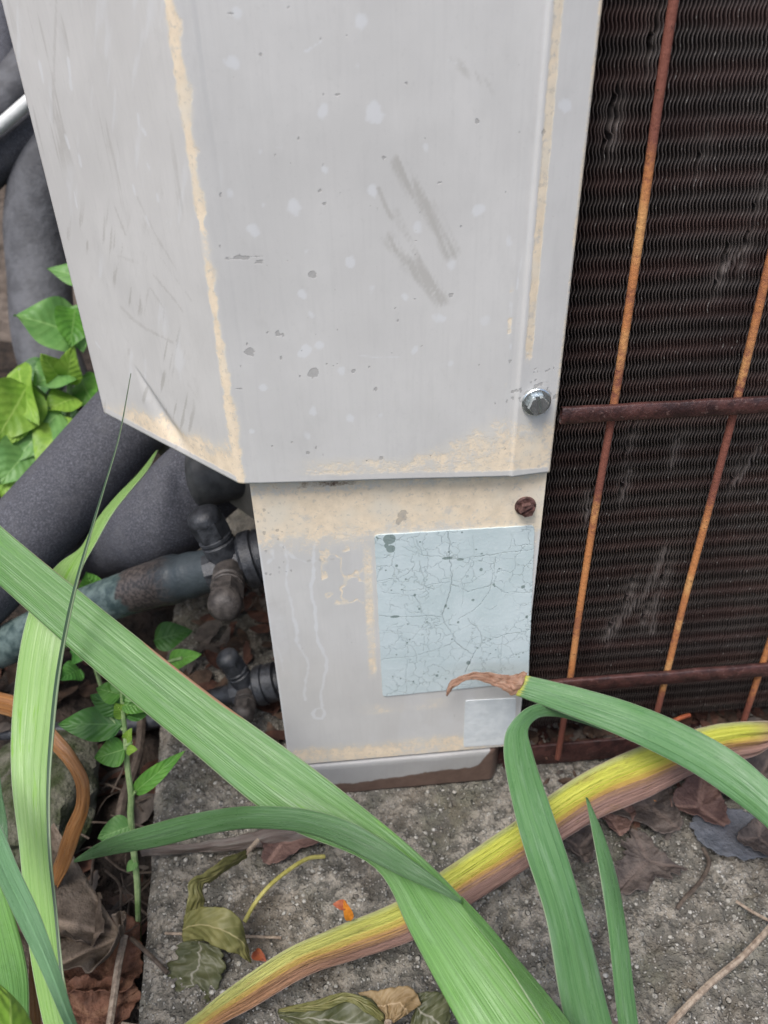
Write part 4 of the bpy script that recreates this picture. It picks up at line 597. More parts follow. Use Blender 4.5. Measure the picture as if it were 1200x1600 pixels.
ribbon('leaf', [((-.1123,.03306,.15901),(-.1118,.01633,.14124)),((-.08356,.00824,.14309),(-.08316,-.00604,.12899)),((-.04947,-.01443,.12198),(-.0554,-.02597,.11125)),((-.01624,-.03724,.10416),(-.02444,-.04808,.09424)),((.01637,-.06033,.09127),(.00508,-.06989,.08111)),((.04266,-.08161,.08038),(.03127,-.08537,.07889)),((.05361,-.0955,.07884),(.03852,-.1009,.07448)),((.06498,-.11118,.07467),(.04372,-.11305,.07312)),((.07499,-.12463,.07009),(.0488,-.12435,.07119)),((.08378,-.1377,.06413),(.05562,-.1377,.0646))] + [((0.085, -0.155, 0.02), (0.062, -0.160, 0.02)), ((0.083, -0.163, -0.025), (0.066, -0.165, -0.025))], IRISP, fanA, fold=0.03, shape='arc', res=90, dry=[(0, 0.25, 0.36, 0.045, 0.9), (0, 0.12, 0.2, 0.03, 0.6)], label='long broad pale leaf')
ribbon('leaf', [((.05306,-.09776,.08351),(.05269,-.09915,.08229)),((.05712,-.10362,.08331),(.05464,-.10422,.08303)),((.06463,-.11326,.07963),(.05949,-.11197,.08189)),((.0742,-.12639,.07547),(.065,-.12326,.08093)),((.08274,-.13906,.07008),(.07199,-.13705,.07279))] + [((0.087, -0.157, 0.02), (0.075, -0.160, 0.02))], IRISP, fanA, fold=0.03, shape='arc', res=40, label='narrow folded sheath edge')
ribbon('leaf', [((-.07428,-.0421,.03273),(-.07412,-.04262,.03198)),((-.0619,-.04313,.04339),(-.06003,-.04601,.03928)),((-.0385,-.04886,.05906),(-.03798,-.05326,.05252)),((-.01873,-.05718,.07405),(-.01922,-.06114,.06806)),((-.00161,-.0682,.0892),(-.00206,-.07179,.08378)),((.01249,-.07247,.0916),(.01203,-.0762,.08597)),((.02414,-.07789,.09199),(.02275,-.08217,.08634)),((.03352,-.08323,.08956),(.03162,-.08759,.08553)),((.04161,-.09003,.08839),(.03948,-.09321,.0861)),((.04934,-.09685,.08627),(.0475,-.09772,.08566)),((.05258,-.10014,.0853),(.05221,-.10039,.08489))], IRISU, fanA, fold=0.10, shape='arc', res=70, label='darker narrow leaf arching left')
fanH = empty('iris_plant', (0.125, -0.17, -0.025), 'iris fan with one leaf bent over at the top and one short pointed leaf', 'plant')
ribbon('leaf', [((0.110, -0.165, -0.025), (0.120, -0.165, -0.025))] + [((.07925,-.1386,.06047),(.09005,-.13957,.06022)),((.07695,-.12153,.0605),(.08906,-.12262,.06022)),((.07873,-.09407,.06213),(.09119,-.10097,.05679)),((.07754,-.07413,.06299),(.09057,-.07856,.06141)),((.07721,-.05856,.06462),(.08865,-.05963,.06609)),((.07866,-.03822,.06636),(.08847,-.04062,.06565)),((.08146,-.03045,.06747),(.08936,-.02981,.06571)),((.08725,-.02493,.06916),(.09403,-.02395,.06417)),((.09488,-.01965,.0671),(.10271,-.01871,.05855)),((.10744,-.01409,.05879),(.11425,-.01549,.05023)),((.12051,-.01248,.04821),(.12459,-.014,.04279))], IRISG, fanH, fold=0.05, shape='arc', res=90, label='leaf bent sharply over to the right')
ribbon('leaf', [((0.128, -0.168, -0.025), (0.135, -0.168, -0.025))] + [((.08971,-.13709,.05308),(.09464,-.13753,.05296)),((.09311,-.11927,.05126),(.09846,-.11975,.05114)),((.09949,-.09105,.05093),(.10508,-.09306,.04854)),((.10226,-.0738,.0518),(.10834,-.078,.04619)),((.1037,-.06231,.05292),(.10792,-.06447,.05017)),((.10489,-.05159,.05467),(.10553,-.05177,.05447))], IRISG, fanH, fold=0.08, shape='arc', res=50, label='short narrow pointed leaf')
fanC = empty('iris_plant', (-0.085, -0.15, -0.025), 'bright green iris fan rising at the left edge of the picture', 'plant')
ribbon('leaf', [((-0.090, -0.148, -0.025), (-0.075, -0.148, -0.025))] + [((-.05309,-.12123,.05552),(-.04743,-.12174,.05539)),((-.06125,-.10539,.05849),(-.05339,-.10609,.05831)),((-.06949,-.08685,.06006),(-.06091,-.08762,.05986)),((-.0782,-.05959,.06743),(-.06912,-.06041,.06722)),((-.08365,-.03995,.07819),(-.07241,-.04326,.07448)),((-.08532,-.02276,.0893),(-.0707,-.02476,.08973)),((-.08239,-.00095,.10784),(-.0681,-.00556,.10613)),((-.07906,.01042,.1144),(-.06675,.00564,.11222)),((-.07444,.02115,.11655),(-.06498,.01727,.1172)),((-.06912,.03025,.11633),(-.06257,.02695,.11933)),((-.06588,.04368,.11876),(-.05813,.0413,.12327)),((-.061,.05566,.12099),(-.05366,.05415,.12495)),((-.05402,.07076,.12272),(-.04915,.07078,.1251)),((-.04869,.08716,.12441),(-.04783,.08738,.12485))], IRISB, fanC, fold=0.05, shape='arc', res=100, label='broad bright leaf with a twisted tip')
ribbon('leaf', [((-0.088, -0.150, -0.025), (-0.083, -0.150, -0.025))] + [((-.03652,-.13316,.08459),(-.0337,-.13341,.08453)),((-.04648,-.11796,.08459),(-.04321,-.11868,.08388)),((-.05418,-.10647,.08651),(-.04945,-.10689,.0864)),((-.06238,-.09525,.08796),(-.05662,-.09439,.08989)),((-.07005,-.08452,.08874),(-.06463,-.08261,.09219)),((-.07926,-.07101,.08989),(-.07357,-.06902,.09351)),((-.09231,-.04972,.09507),(-.09071,-.04933,.09583))], IRIS, fanC, fold=0.22, fold_pos=0.55, res=50, label='folded narrow leaf at the far left')
ribbon('leaf', [((-0.110, -0.145, -0.025), (-0.090, -0.145, -0.025))] + [((-.0709,-.11754,.05005),(-.06095,-.11844,.04981)),((-.07994,-.10188,.05084),(-.06727,-.10302,.05055)),((-.08763,-.0883,.05227),(-.07124,-.08978,.05189)),((-.09461,-.07405,.05479),(-.07824,-.07552,.05441)),((-.10353,-.05547,.05997),(-.08902,-.05733,.05878)),((-.11232,-.03759,.0659),(-.109,-.03671,.0676))], IRISP, fanC, fold=0.06, shape='arc', res=40, label='broad pale leaf cut by the left edge')
ribbon('leaf', [((-.09698,-.07877,.04206),(-.08918,-.07947,.04188)),((-.09312,-.06319,.05318),(-.08629,-.0638,.05302)),((-.09323,-.04884,.06201),(-.08641,-.04946,.06185)),((-.09352,-.03687,.06727),(-.09076,-.03712,.0672)),((-.09436,-.02752,.07034),(-.09393,-.02756,.07033))], IRISD, fanC, fold=0.12, res=30, label='slim dark leaf tip at the left edge')
ribbon('leaf', [((-.05789,-.14099,.10657),(-.03939,-.14404,.10406)),((-.05512,-.1321,.10575),(-.04079,-.13412,.10432)),((-.05593,-.12384,.10359),(-.04648,-.12623,.10107)),((-.05812,-.11703,.09911),(-.05324,-.11884,.09695)),((-.06377,-.1115,.09595),(-.06262,-.11194,.09542))], WEEDB, fanC, fold=0.12, res=30, label='blurred bright leaf in the near corner')
ribbon('leaf', [((-0.086, -0.149, -0.025), (-0.083, -0.149, -0.025))] + [((-.06865,-.10505,.04014),(-.06649,-.10524,.04009)),((-.07246,-.09438,.04125),(-.0693,-.09467,.04118)),((-.07439,-.08548,.04353),(-.0721,-.08569,.04348)),((-.07635,-.07847,.043),(-.07537,-.07855,.04297))], DRYB, fanC, fold=0.1, res=30, label='dry tan leaf remnant')
g1 = ribbon('iris_leaf', [((.18251,-.08113,.05155),(.17241,-.08759,.04437)),((.16697,-.05439,.05918),(.1637,-.06576,.04902)),((.16026,-.04587,.06217),(.15759,-.05705,.05056)),((.14826,-.03577,.06513),(.14478,-.04576,.0552)),((.13303,-.02663,.0681),(.12308,-.03289,.06124)),((.11327,-.01829,.07118),(.10761,-.02409,.06366)),((.09954,-.01295,.07223),(.09471,-.01784,.06617)),((.09279,-.0107,.07304),(.08848,-.01443,.06698))], IRISG2, None, fold=0.09, shape='arc', res=70, dry=None); tag(g1, 'blue green iris leaf leaning in from the right with a dried brown tip', 'leaf')
ribbon('dried_tip', [((.09307,-.01058,.07289),(.08876,-.01432,.06683)),((.08968,-.00958,.07293),(.08601,-.01353,.06734)),((.08543,-.00906,.07288),(.08202,-.01239,.06932)),((.07951,-.00826,.07342),(.0779,-.01082,.0712)),((.073,-.00804,.07393),(.07219,-.01014,.0725)),((.06735,-.00882,.07304),(.06822,-.01093,.07177)),((.06437,-.00961,.07152),(.06526,-.01172,.07025)),((.06249,-.0128,.06834),(.06293,-.0131,.06793))], DRYT, g1, fold=0.15, wavy=0.0016, jag=0.35, res=60, seed=4, label='shrivelled brown tip')
j1 = ribbon('withered_leaf', [((-.04778,-.1002,.01365),(-.04186,-.10595,.00931)),((-.03331,-.09155,.01377),(-.0239,-.09433,.01426)),((-.01943,-.08329,.01685),(-.01126,-.08846,.01364)),((.00058,-.07455,.02135),(.00865,-.08091,.01633)),((.01796,-.06981,.02316),(.0215,-.07841,.01609)),((.03816,-.06427,.02467),(.0436,-.07412,.01775)),((.05724,-.05587,.02854),(.06526,-.06572,.02191)),((.08359,-.04442,.03419),(.0862,-.05629,.02393)),((.09726,-.03745,.03712),(.10074,-.04925,.02707)),((.11255,-.03071,.03988),(.11685,-.04281,.02947)),((.13606,-.02347,.04252),(.13738,-.03678,.02995)),((.16131,-.01837,.04393),(.15753,-.02985,.03174)),((.17491,-.01683,.04414),(.17159,-.02681,.03244)),((.19107,-.01664,.04263),(.18582,-.02444,.03216)),((.20166,-.01747,.04075),(.19481,-.0211,.03456))], DYING, None, fold=0.10, shape='arc', res=130, ncol=33, wavy=0.0012, seed=3, crump=0.84, jag=0.06); tag(j1, 'withered iris leaf, half yellow and half brown, lying across the concrete', 'leaf')
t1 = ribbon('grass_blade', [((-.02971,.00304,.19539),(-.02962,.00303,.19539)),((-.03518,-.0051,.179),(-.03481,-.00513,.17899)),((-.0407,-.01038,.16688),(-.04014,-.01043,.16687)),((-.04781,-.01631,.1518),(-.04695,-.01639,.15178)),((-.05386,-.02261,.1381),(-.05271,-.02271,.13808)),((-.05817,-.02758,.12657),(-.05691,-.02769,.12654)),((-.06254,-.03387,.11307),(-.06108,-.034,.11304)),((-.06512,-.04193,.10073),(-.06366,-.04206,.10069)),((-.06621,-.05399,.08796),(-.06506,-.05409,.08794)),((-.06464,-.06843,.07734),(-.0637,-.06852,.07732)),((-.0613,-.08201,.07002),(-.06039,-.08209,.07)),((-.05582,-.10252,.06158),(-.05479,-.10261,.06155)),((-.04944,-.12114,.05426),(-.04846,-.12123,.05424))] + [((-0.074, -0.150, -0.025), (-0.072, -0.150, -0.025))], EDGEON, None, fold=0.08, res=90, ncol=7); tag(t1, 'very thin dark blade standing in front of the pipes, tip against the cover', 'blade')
f1 = ribbon('dried_leaf', [((-.12362,.01807,.0668),(-.12422,.01325,.05952)),((-.10722,.01099,.06524),(-.1069,.00478,.05958)),((-.09275,.00317,.06597),(-.09302,-.00314,.06009)),((-.08159,-.00795,.06139),(-.08275,-.01338,.05673)),((-.07448,-.01518,.05676),(-.07791,-.018,.05396)),((-.07008,-.02117,.05009),(-.07454,-.02284,.0489)),((-.07062,-.02583,.04126),(-.07512,-.02579,.04262)),((-.07551,-.02985,.02929),(-.07898,-.02698,.03499)),((-.0818,-.03329,.01623),(-.0844,-.02884,.0244)),((-.09032,-.03616,.00197),(-.09026,-.03157,.01065)),((-.09696,-.03831,-.011),(-.09761,-.03548,-.00685))], DRYB, None, fold=0.22, fold_pos=0.4, res=70, wavy=0.0012, seed=2, jag=0.1); tag(f1, 'curled orange brown dried leaf bent behind the bright blade', 'leaf')
s1_ = ribbon('dried_leaf', [((-.06199,-.01842,.004),(-.05954,-.02362,.003)),((-.0422,-.0218,.006),(-.04118,-.02388,.003)),((-.02191,-.02092,.007),(-.02164,-.02481,.003)),((-.00421,-.01838,.006),(-.00184,-.02352,.003)),((.01119,-.01748,.004),(.01613,-.02427,.003))], DRYS, None, fold=0.2, res=40, wavy=0.001, jag=0.3); tag(s1_, 'flat mauve brown dead blade on the concrete under the arching leaf', 'leaf')

# ------------------------------------------------------------------ broad leaved weeds
def weed_leaf(parent, base, tip, w, mat, nrm=(0.1, -0.6, 0.8), curl=0.15, fold=0.18, res=16, lobes=0.0, seed=0):
    b, t = V3(base), V3(tip); ax = t - b; L = ax.length; ax.normalize(); n = V3(nrm); n = (n - ax * n.dot(ax)).normalized(); s = ax.cross(n); rows = []; u = np.linspace(-1, 1, 9); vs = np.linspace(0, 1, res)
    P = np.zeros((res, 9, 3))
    for i, v in enumerate(vs):
        hw = w * 0.5 * max(0.0, (math.sin(math.pi * min(1, v ** 0.62)) ** 0.85)) * (1 + lobes * math.sin(v * 20 + seed)) + 1e-5
        for j, k in enumerate(u):
            p = b + ax * (L * v) + s * (hw * k) + n * (fold * hw * abs(k) - curl * L * (v - 0.4) ** 2 + 0.06 * w * math.sin(v * 9 + seed + k * 2) * abs(k)); P[i, j] = p
    me = np_mesh('leaf', P, grid_quads(res, 9)); U, Vv = np.meshgrid((u + 1) / 2, vs); set_uv(me, U, Vv); return link('leaf', me, mat, parent)
wd1 = empty('weed', (-.06497,-.03151,-.02), 'slender weed with small leaves growing in the gap beside the concrete', 'plant')
MB().tube([(-.06703,-.03908,-.0449),(-.06156,-.03847,-.01272),(-.06026,-.03275,.00139),(-.0602,-.0262,.01481),(-.05975,-.02061,.02684),(-.05881,-.01804,.03258),(-.05887,-.01281,.04401),(-.05821,-.00774,.05529),(-.05788,-.00352,.06524),(-.05744,.0008,.07355)], 0.0012, 8, 40, True, [(0, 0.0010), (0.5, 0.0013), (1, 0.0008)]).build('stem', STEM, wd1)
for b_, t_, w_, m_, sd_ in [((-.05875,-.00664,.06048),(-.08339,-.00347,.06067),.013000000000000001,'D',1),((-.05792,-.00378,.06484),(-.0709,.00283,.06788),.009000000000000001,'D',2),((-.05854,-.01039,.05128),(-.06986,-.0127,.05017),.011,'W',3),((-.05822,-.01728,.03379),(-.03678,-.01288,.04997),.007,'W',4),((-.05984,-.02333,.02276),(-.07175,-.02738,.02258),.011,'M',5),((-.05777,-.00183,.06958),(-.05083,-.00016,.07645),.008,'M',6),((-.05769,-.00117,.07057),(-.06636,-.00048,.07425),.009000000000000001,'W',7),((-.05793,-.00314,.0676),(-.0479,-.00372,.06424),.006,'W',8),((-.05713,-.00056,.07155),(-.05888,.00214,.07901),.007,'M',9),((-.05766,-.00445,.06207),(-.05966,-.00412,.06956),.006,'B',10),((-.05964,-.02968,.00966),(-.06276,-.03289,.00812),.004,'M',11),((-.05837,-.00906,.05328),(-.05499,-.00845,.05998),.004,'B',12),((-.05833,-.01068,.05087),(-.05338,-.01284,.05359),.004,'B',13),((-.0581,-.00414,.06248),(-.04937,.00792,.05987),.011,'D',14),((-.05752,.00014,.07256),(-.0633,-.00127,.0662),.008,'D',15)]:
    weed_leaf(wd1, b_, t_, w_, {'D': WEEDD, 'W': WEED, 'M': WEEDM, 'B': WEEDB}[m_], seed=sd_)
for b_, t_ in [((-.05881,-.01804,.03258),(-.05679,-.01718,.035)),((-.0587,-.00703,.05809),(-.06315,-.00395,.0622)),((-.05846,-.00973,.05228),(-.05569,-.00997,.05402))]: MB().tube([b_, t_], 0.0006, 6, 6).build('stem', STEM, wd1)
wd2 = empty('weed', (-.13406,.1885,.06822), 'lush bright green leafy weed between the pipes and the cover', 'plant')
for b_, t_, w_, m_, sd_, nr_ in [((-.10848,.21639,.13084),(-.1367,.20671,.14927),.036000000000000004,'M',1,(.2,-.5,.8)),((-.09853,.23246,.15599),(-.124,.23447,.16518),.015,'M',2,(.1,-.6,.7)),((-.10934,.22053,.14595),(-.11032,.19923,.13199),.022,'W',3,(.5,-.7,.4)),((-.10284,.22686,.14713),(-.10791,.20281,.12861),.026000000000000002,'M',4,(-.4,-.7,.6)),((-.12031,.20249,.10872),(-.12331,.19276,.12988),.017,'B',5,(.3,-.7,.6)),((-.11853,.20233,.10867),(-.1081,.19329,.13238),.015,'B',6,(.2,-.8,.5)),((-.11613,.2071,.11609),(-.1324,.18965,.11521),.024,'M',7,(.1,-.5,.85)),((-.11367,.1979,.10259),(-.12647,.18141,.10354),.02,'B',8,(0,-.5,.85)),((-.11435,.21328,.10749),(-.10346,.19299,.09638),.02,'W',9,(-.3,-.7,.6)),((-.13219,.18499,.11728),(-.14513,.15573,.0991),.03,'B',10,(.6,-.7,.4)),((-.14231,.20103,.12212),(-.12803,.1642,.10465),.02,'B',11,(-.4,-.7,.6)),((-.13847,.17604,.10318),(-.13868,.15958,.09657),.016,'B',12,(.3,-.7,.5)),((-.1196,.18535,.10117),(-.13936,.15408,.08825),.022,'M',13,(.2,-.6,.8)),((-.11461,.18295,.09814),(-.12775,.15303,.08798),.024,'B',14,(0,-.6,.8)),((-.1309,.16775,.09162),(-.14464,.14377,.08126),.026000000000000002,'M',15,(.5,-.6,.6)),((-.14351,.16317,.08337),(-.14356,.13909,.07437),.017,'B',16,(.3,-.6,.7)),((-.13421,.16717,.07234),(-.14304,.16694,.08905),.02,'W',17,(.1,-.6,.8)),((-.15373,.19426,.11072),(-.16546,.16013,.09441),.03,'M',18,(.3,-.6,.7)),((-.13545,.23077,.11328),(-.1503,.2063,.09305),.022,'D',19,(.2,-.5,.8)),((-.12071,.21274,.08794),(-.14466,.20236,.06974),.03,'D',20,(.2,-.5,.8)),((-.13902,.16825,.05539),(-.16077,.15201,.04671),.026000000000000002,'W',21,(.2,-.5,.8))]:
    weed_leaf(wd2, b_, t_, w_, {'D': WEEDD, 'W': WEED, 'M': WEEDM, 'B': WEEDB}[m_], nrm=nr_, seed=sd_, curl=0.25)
MB().tube([(-.13775,.1892,.0328),(-.12799,.19645,.07177),(-.11963,.20303,.10059),(-.11414,.21582,.12575),(-.10119,.24477,.15608)], 0.0016, 8, 30).build('stem', STEM, wd2); MB().tube([(-.126,.1939,.0772),(-.13276,.17873,.08981),(-.14193,.17051,.09092),(-.15218,.15894,.0941)], 0.0014, 8, 20).build('stem', TWIGD, wd2); MB().tube([(-.12474,.204,.09245),(-.13295,.19701,.10813),(-.14069,.19991,.12062)], 0.0013, 8, 20).build('stem', STEM, wd2)
wd3 = empty('weed', (-.07283,.10661,-.02), 'small dim weed under the copper pipe and valves', 'plant')
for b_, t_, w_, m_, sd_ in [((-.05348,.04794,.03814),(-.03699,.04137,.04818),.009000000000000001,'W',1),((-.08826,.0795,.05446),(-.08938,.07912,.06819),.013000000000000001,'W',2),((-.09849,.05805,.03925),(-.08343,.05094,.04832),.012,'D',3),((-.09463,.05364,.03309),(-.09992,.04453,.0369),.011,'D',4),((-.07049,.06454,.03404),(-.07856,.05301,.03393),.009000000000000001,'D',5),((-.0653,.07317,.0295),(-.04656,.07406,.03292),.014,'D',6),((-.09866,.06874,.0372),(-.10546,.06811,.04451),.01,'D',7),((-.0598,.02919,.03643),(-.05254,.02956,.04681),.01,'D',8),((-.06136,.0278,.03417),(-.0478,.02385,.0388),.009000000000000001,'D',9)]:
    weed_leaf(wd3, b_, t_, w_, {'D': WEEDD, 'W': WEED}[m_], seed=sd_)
MB().tube([(-.05958,.0552,.02129),(-.05348,.04794,.03814),(-.0457,.04471,.0432)], 0.0008, 6, 12).build('stem', STEM, wd3); MB().tube([(-.09156,.06179,.00956),(-.09269,.0682,.03706),(-.08816,.08033,.05571)], 0.0010, 6, 12).build('stem', STEM, wd3)

# ------------------------------------------------------------------ dead leaves, petals, twigs
def dead_leaf(name, c, r, rot, mat, label, lobes=5, depth=0.45, cup=0.25, crinkle=0.12, tilt=(0, 0), seed=0, jagg=0.12, sx=1.0, fan=None, group=None):
    nr_, nt = 22, 132; th = np.linspace(0, 2 * math.pi, nt, endpoint=True); rho = np.linspace(0.0, 1, nr_)
    Th, Rh = np.meshgrid(th, rho); lob = 1 - depth * (0.5 - 0.5 * np.cos(lobes * Th)) ** 0.8 if lobes else 1.0 + 0 * Th
    lob = lob * (0.80 + 0.20 * np.cos(Th)) * (1 + jagg * (fbm(np.cos(Th) * 6 + 9, np.sin(Th) * 6 + 9, seed) - 0.5) * 2)
    if fan: lob = lob * np.clip(np.cos(Th * fan) + 0.15, 0.10, 1)
    Xl = Rh * lob * np.cos(Th) * r * sx; Yl = Rh * lob * np.sin(Th) * r
    vein = (1 - sstep(np.abs(((Th * max(lobes, 1) / (2 * math.pi) + 0.5) % 1) - 0.5) * Rh, 0.015, 0.06)) * sstep(Rh, 0.02, 0.1)
    Zl = r * (cup * Rh ** 2 * (0.6 + 0.7 * fbm(np.cos(Th) * 1.5 + 5, np.sin(Th) * 1.5 + 5, seed + 3)) + crinkle * (fbm(Xl / r * 3.2 + 11, Yl / r * 3.2 + 11, seed + 7) - 0.5) * 2 * (0.2 + Rh) + 0.05 * np.abs(np.sin(Th * lobes / 2)) * Rh + crinkle * 0.45 * (fbm(Xl / r * 9 + 3, Yl / r * 9 + 3, seed + 17) - 0.5) * Rh)
    M = Matrix.Translation(V3(c)) @ Matrix.Rotation(math.radians(rot), 4, 'Z') @ Matrix.Rotation(math.radians(tilt[0]), 4, 'X') @ Matrix.Rotation(math.radians(tilt[1]), 4, 'Y')
    Mn = np.array(M); Pn = np.stack([Xl, Yl, Zl], -1) @ Mn[:3, :3].T + Mn[:3, 3]; me = np_mesh(name, Pn, grid_quads(nr_, nt)); set_attr(me, 'vein', vein); set_uv(me, Rh * np.sin(Th) * 0.5 + 0.5, Rh)
    o = link(name, me, mat); so = o.modifiers.new('thickness', 'SOLIDIFY'); so.thickness = 0.00035; return tag(o, label, 'leaf', group)
dead_leaf('dead_leaf', (-.06381,-.05075,-.004), 0.052, 128, DGREY, 'large crumpled grey brown dead leaf with pale veins in the gap', 9, 0.22, 0.22, 0.13, (0, -10), 3, fan=0.60)
dead_leaf('dead_leaf', (-.07066,-.05866,-.016), 0.022, 85, DRED, 'red brown dead leaf beneath the large grey one', 3, 0.3, 0.2, 0.10, (0, 10), 5)
dead_leaf('dead_leaf', (-.07977,-.04641,-.006), 0.017, 200, DGREY, 'small cupped grey dead leaf touching the left iris fan', 3, 0.3, 0.55, 0.2, (10, -12), 8)
dead_leaf('dead_leaf', (-.07406,-.07157,-.018), 0.018, 20, DRED, 'dark red dead leaf at the bottom of the gap', 3, 0.3, 0.3, 0.2, (8, 0), 9)
dead_leaf('dead_leaf', (.14779,-.02358,.004), 0.022, 170, DDARK, 'dark grey lobed dead leaf by the orange petal', 3, 0.4, 0.14, 0.10, (0, 2), 11)
dead_leaf('dead_leaf', (.16627,-.02686,.005), 0.017, 60, DRUST, 'rosy brown dead leaf below the leaning green leaf', 3, 0.35, 0.12, 0.05, (3, 2), 12)
dead_leaf('dead_leaf', (.17162,-.0372,.003), 0.014, -15, DBLUE, 'slate blue damp dead leaf lying flat at the right', 0, 0, 0.06, 0.03, (0, 0), 13, sx=1.4)
dead_leaf('dead_leaf', (.13808,-.04552,.002), 0.019, 215, DDARK, 'flat dark ragged dead leaf lying below the one by the orange petal', 3, 0.5, 0.07, 0.08, (0, 0), 14, 0.4)
dead_leaf('dead_leaf', (.1127,-.03869,.004), 0.012, 150, DDARK, 'small curled brown leaf under the edge of the yellow blade', 3, 0.3, 0.4, 0.2, (0, -8), 15)
dead_leaf('dead_leaf', (.12986,-.02855,.004), 0.011, 30, DRUST, 'little tan dead leaf beside the short pointed blade', 3, 0.3, 0.3, 0.15, (0, 0), 16)
dead_leaf('dead_leaf', (.18404,-.04201,.004), 0.013, 300, DDARK, 'dark dead leaf at the right edge under the green leaf', 3, 0.3, 0.15, 0.1, (0, 0), 17)
dead_leaf('dead_leaf', (.19519,-.01922,.006), 0.022, 120, DDARK, 'broad dark dead leaf against the rusty base edge', 5, 0.4, 0.15, 0.08, (0, 0), 18)
dead_leaf('dead_leaf', (-.00439,-.02381,.003), 0.013, 10, DRUST, 'dull brown dead leaf flattened on the concrete below the arching leaf', 3, 0.4, 0.08, 0.06, (0, 0), 19, sx=1.5)
ol = empty('dead_leaf', (-.03181,-.05795,.0), 'olive green curled dead leaf on the concrete left of the withered blade', 'leaf')
ribbon('lobe', [((-.01725,-.03056,.01125),(-.01697,-.03224,.00877)),((-.02324,-.0387,.02005),(-.02396,-.0404,.01383)),((-.02929,-.04509,.02244),(-.02828,-.04554,.01646)),((-.03417,-.0493,.02462),(-.03036,-.04839,.01918)),((-.03514,-.05517,.02112),(-.03023,-.05183,.01765)),((-.03595,-.06171,.01665),(-.02997,-.05643,.01622)),((-.03625,-.06469,.01397),(-.02806,-.0649,.01276))], OLIVE, ol, fold=0.10, wavy=0.0014, jag=0.30, res=50, seed=2)
ribbon('lobe', [((-.03578,-.05977,.02048),(-.03582,-.06485,.01378)),((-.03118,-.05979,.02457),(-.03028,-.0672,.01809)),((-.02514,-.06122,.02761),(-.02478,-.06999,.01993)),((-.0195,-.06303,.02823),(-.02067,-.0722,.01889)),((-.01529,-.0652,.02456),(-.01705,-.07249,.01706)),((-.01385,-.06854,.01702),(-.01491,-.07262,.01349)),((-.01324,-.0716,.00979),(-.0135,-.07195,.00925))], OLIVE, ol, fold=0.10, wavy=0.0010, jag=0.10, res=50, seed=5)
ribbon('lobe', [((-.03767,-.05961,.00789),(-.02432,-.06467,.00812)),((-.03956,-.06377,.00416),(-.02285,-.06957,.00455)),((-.04366,-.06769,.00054),(-.02613,-.07486,-.00012)),((-.04682,-.07153,-.00285),(-.02904,-.07925,-.00341)),((-.04934,-.07563,-.00566),(-.03451,-.08107,-.00493)),((-.05161,-.07689,-.00599),(-.04291,-.08117,-.00602))], OLIVED, ol, fold=0.06, wavy=0.0016, jag=0.40, res=70, seed=7)
MB().tube([(-.01736,-.03138,.01001),(-.01486,-.02817,.00968),(-.01271,-.02578,.0099)], 0.0009, 8, 10).build('stalk', TWIG, ol)
bl = empty('dead_leaf', (.0266,-.08926,.0), 'curled olive and tan dead leaf at the bottom edge of the picture', 'leaf')
ribbon('lobe', [((-.00258,-.09019,.01562),(-.00198,-.09196,.01304)),((.00467,-.09193,.01923),(.00542,-.09766,.01615)),((.01299,-.09251,.02289),(.01335,-.1014,.01684)),((.02018,-.09301,.02655),(.02011,-.10499,.01763)),((.02698,-.09521,.02581),(.02594,-.10596,.01863)),((.03171,-.09895,.02074),(.02967,-.10738,.01692))], OLIVED, bl, fold=0.12, wavy=0.0014, jag=0.2, res=50, seed=3)
ribbon('lobe', [((-.00161,-.0911,.01706),(-.00247,-.09148,.01641)),((.01108,-.0926,.02435),(.01192,-.09539,.02297)),((.01924,-.0933,.02781),(.02007,-.096,.02748)),((.02544,-.09582,.02834),(.02516,-.09915,.02693)),((.03059,-.09902,.02412),(.02982,-.10073,.02328))], OLIVE, bl, fold=0.15, wavy=0.0008, jag=0.2, res=40, seed=4)
ribbon('lobe', [((.02314,-.09279,.0254),(.03178,-.10055,.02197)),((.02818,-.09255,.02542),(.03201,-.10035,.02229)),((.03365,-.09224,.02559),(.03242,-.10017,.02261)),((.04078,-.09346,.02546),(.03279,-.10042,.02227)),((.04235,-.097,.02305),(.03315,-.10067,.02193))], TANL, bl, fold=0.06, wavy=0.0012, jag=0.20, res=40, seed=6)
ribbon('lobe', [((.04125,-.09296,.02176),(.04129,-.09589,.01737)),((.04571,-.09313,.02199),(.03823,-.10107,.0165)),((.05092,-.09404,.02032),(.04186,-.10406,.01423)),((.0515,-.09863,.01621),(.04742,-.10721,.01194))], OLIVED, bl, fold=0.08, wavy=0.001, jag=0.12, res=30, seed=8)
MB().tube([(.0318,-.10057,.02285),(.03134,-.10342,.02303),(.03014,-.10768,.02194)], 0.0013, 8, 10).build('stalk', TWIG, bl)
def petal(pts, w, mat, label, nrm=(0, -0.3, 1)):
    o = weed_leaf(None, pts[0], pts[1], w, mat, nrm, 0.3, 0.25, 10); o.name = 'petal'; tag(o, label, 'petal')
petal(((.15398,-.02794,.002),(.14667,-.01895,.005)), 0.0038, PETAL, 'orange petal on the concrete below the yellow blade')
petal(((.02197,-.07052,.02614),(.02035,-.06765,.03387)), 0.0032, PETAL, 'orange petal poking above the withered blade near the middle'); petal(((.02127,-.06774,.03113),(.01642,-.06722,.03227)), 0.0034, RUSTP, 'maroon curled petal next to the middle orange petal')
petal(((-.0335,-.06336,.003),(-.02734,-.06971,.004)), 0.0035, RUSTP, 'rust red petal beside the olive dead leaf'); petal(((-.01386,-.06463,.002),(-.00893,-.06898,.004)), 0.004, RUSTP, 'rust red scrap above the narrow end of the withered blade')
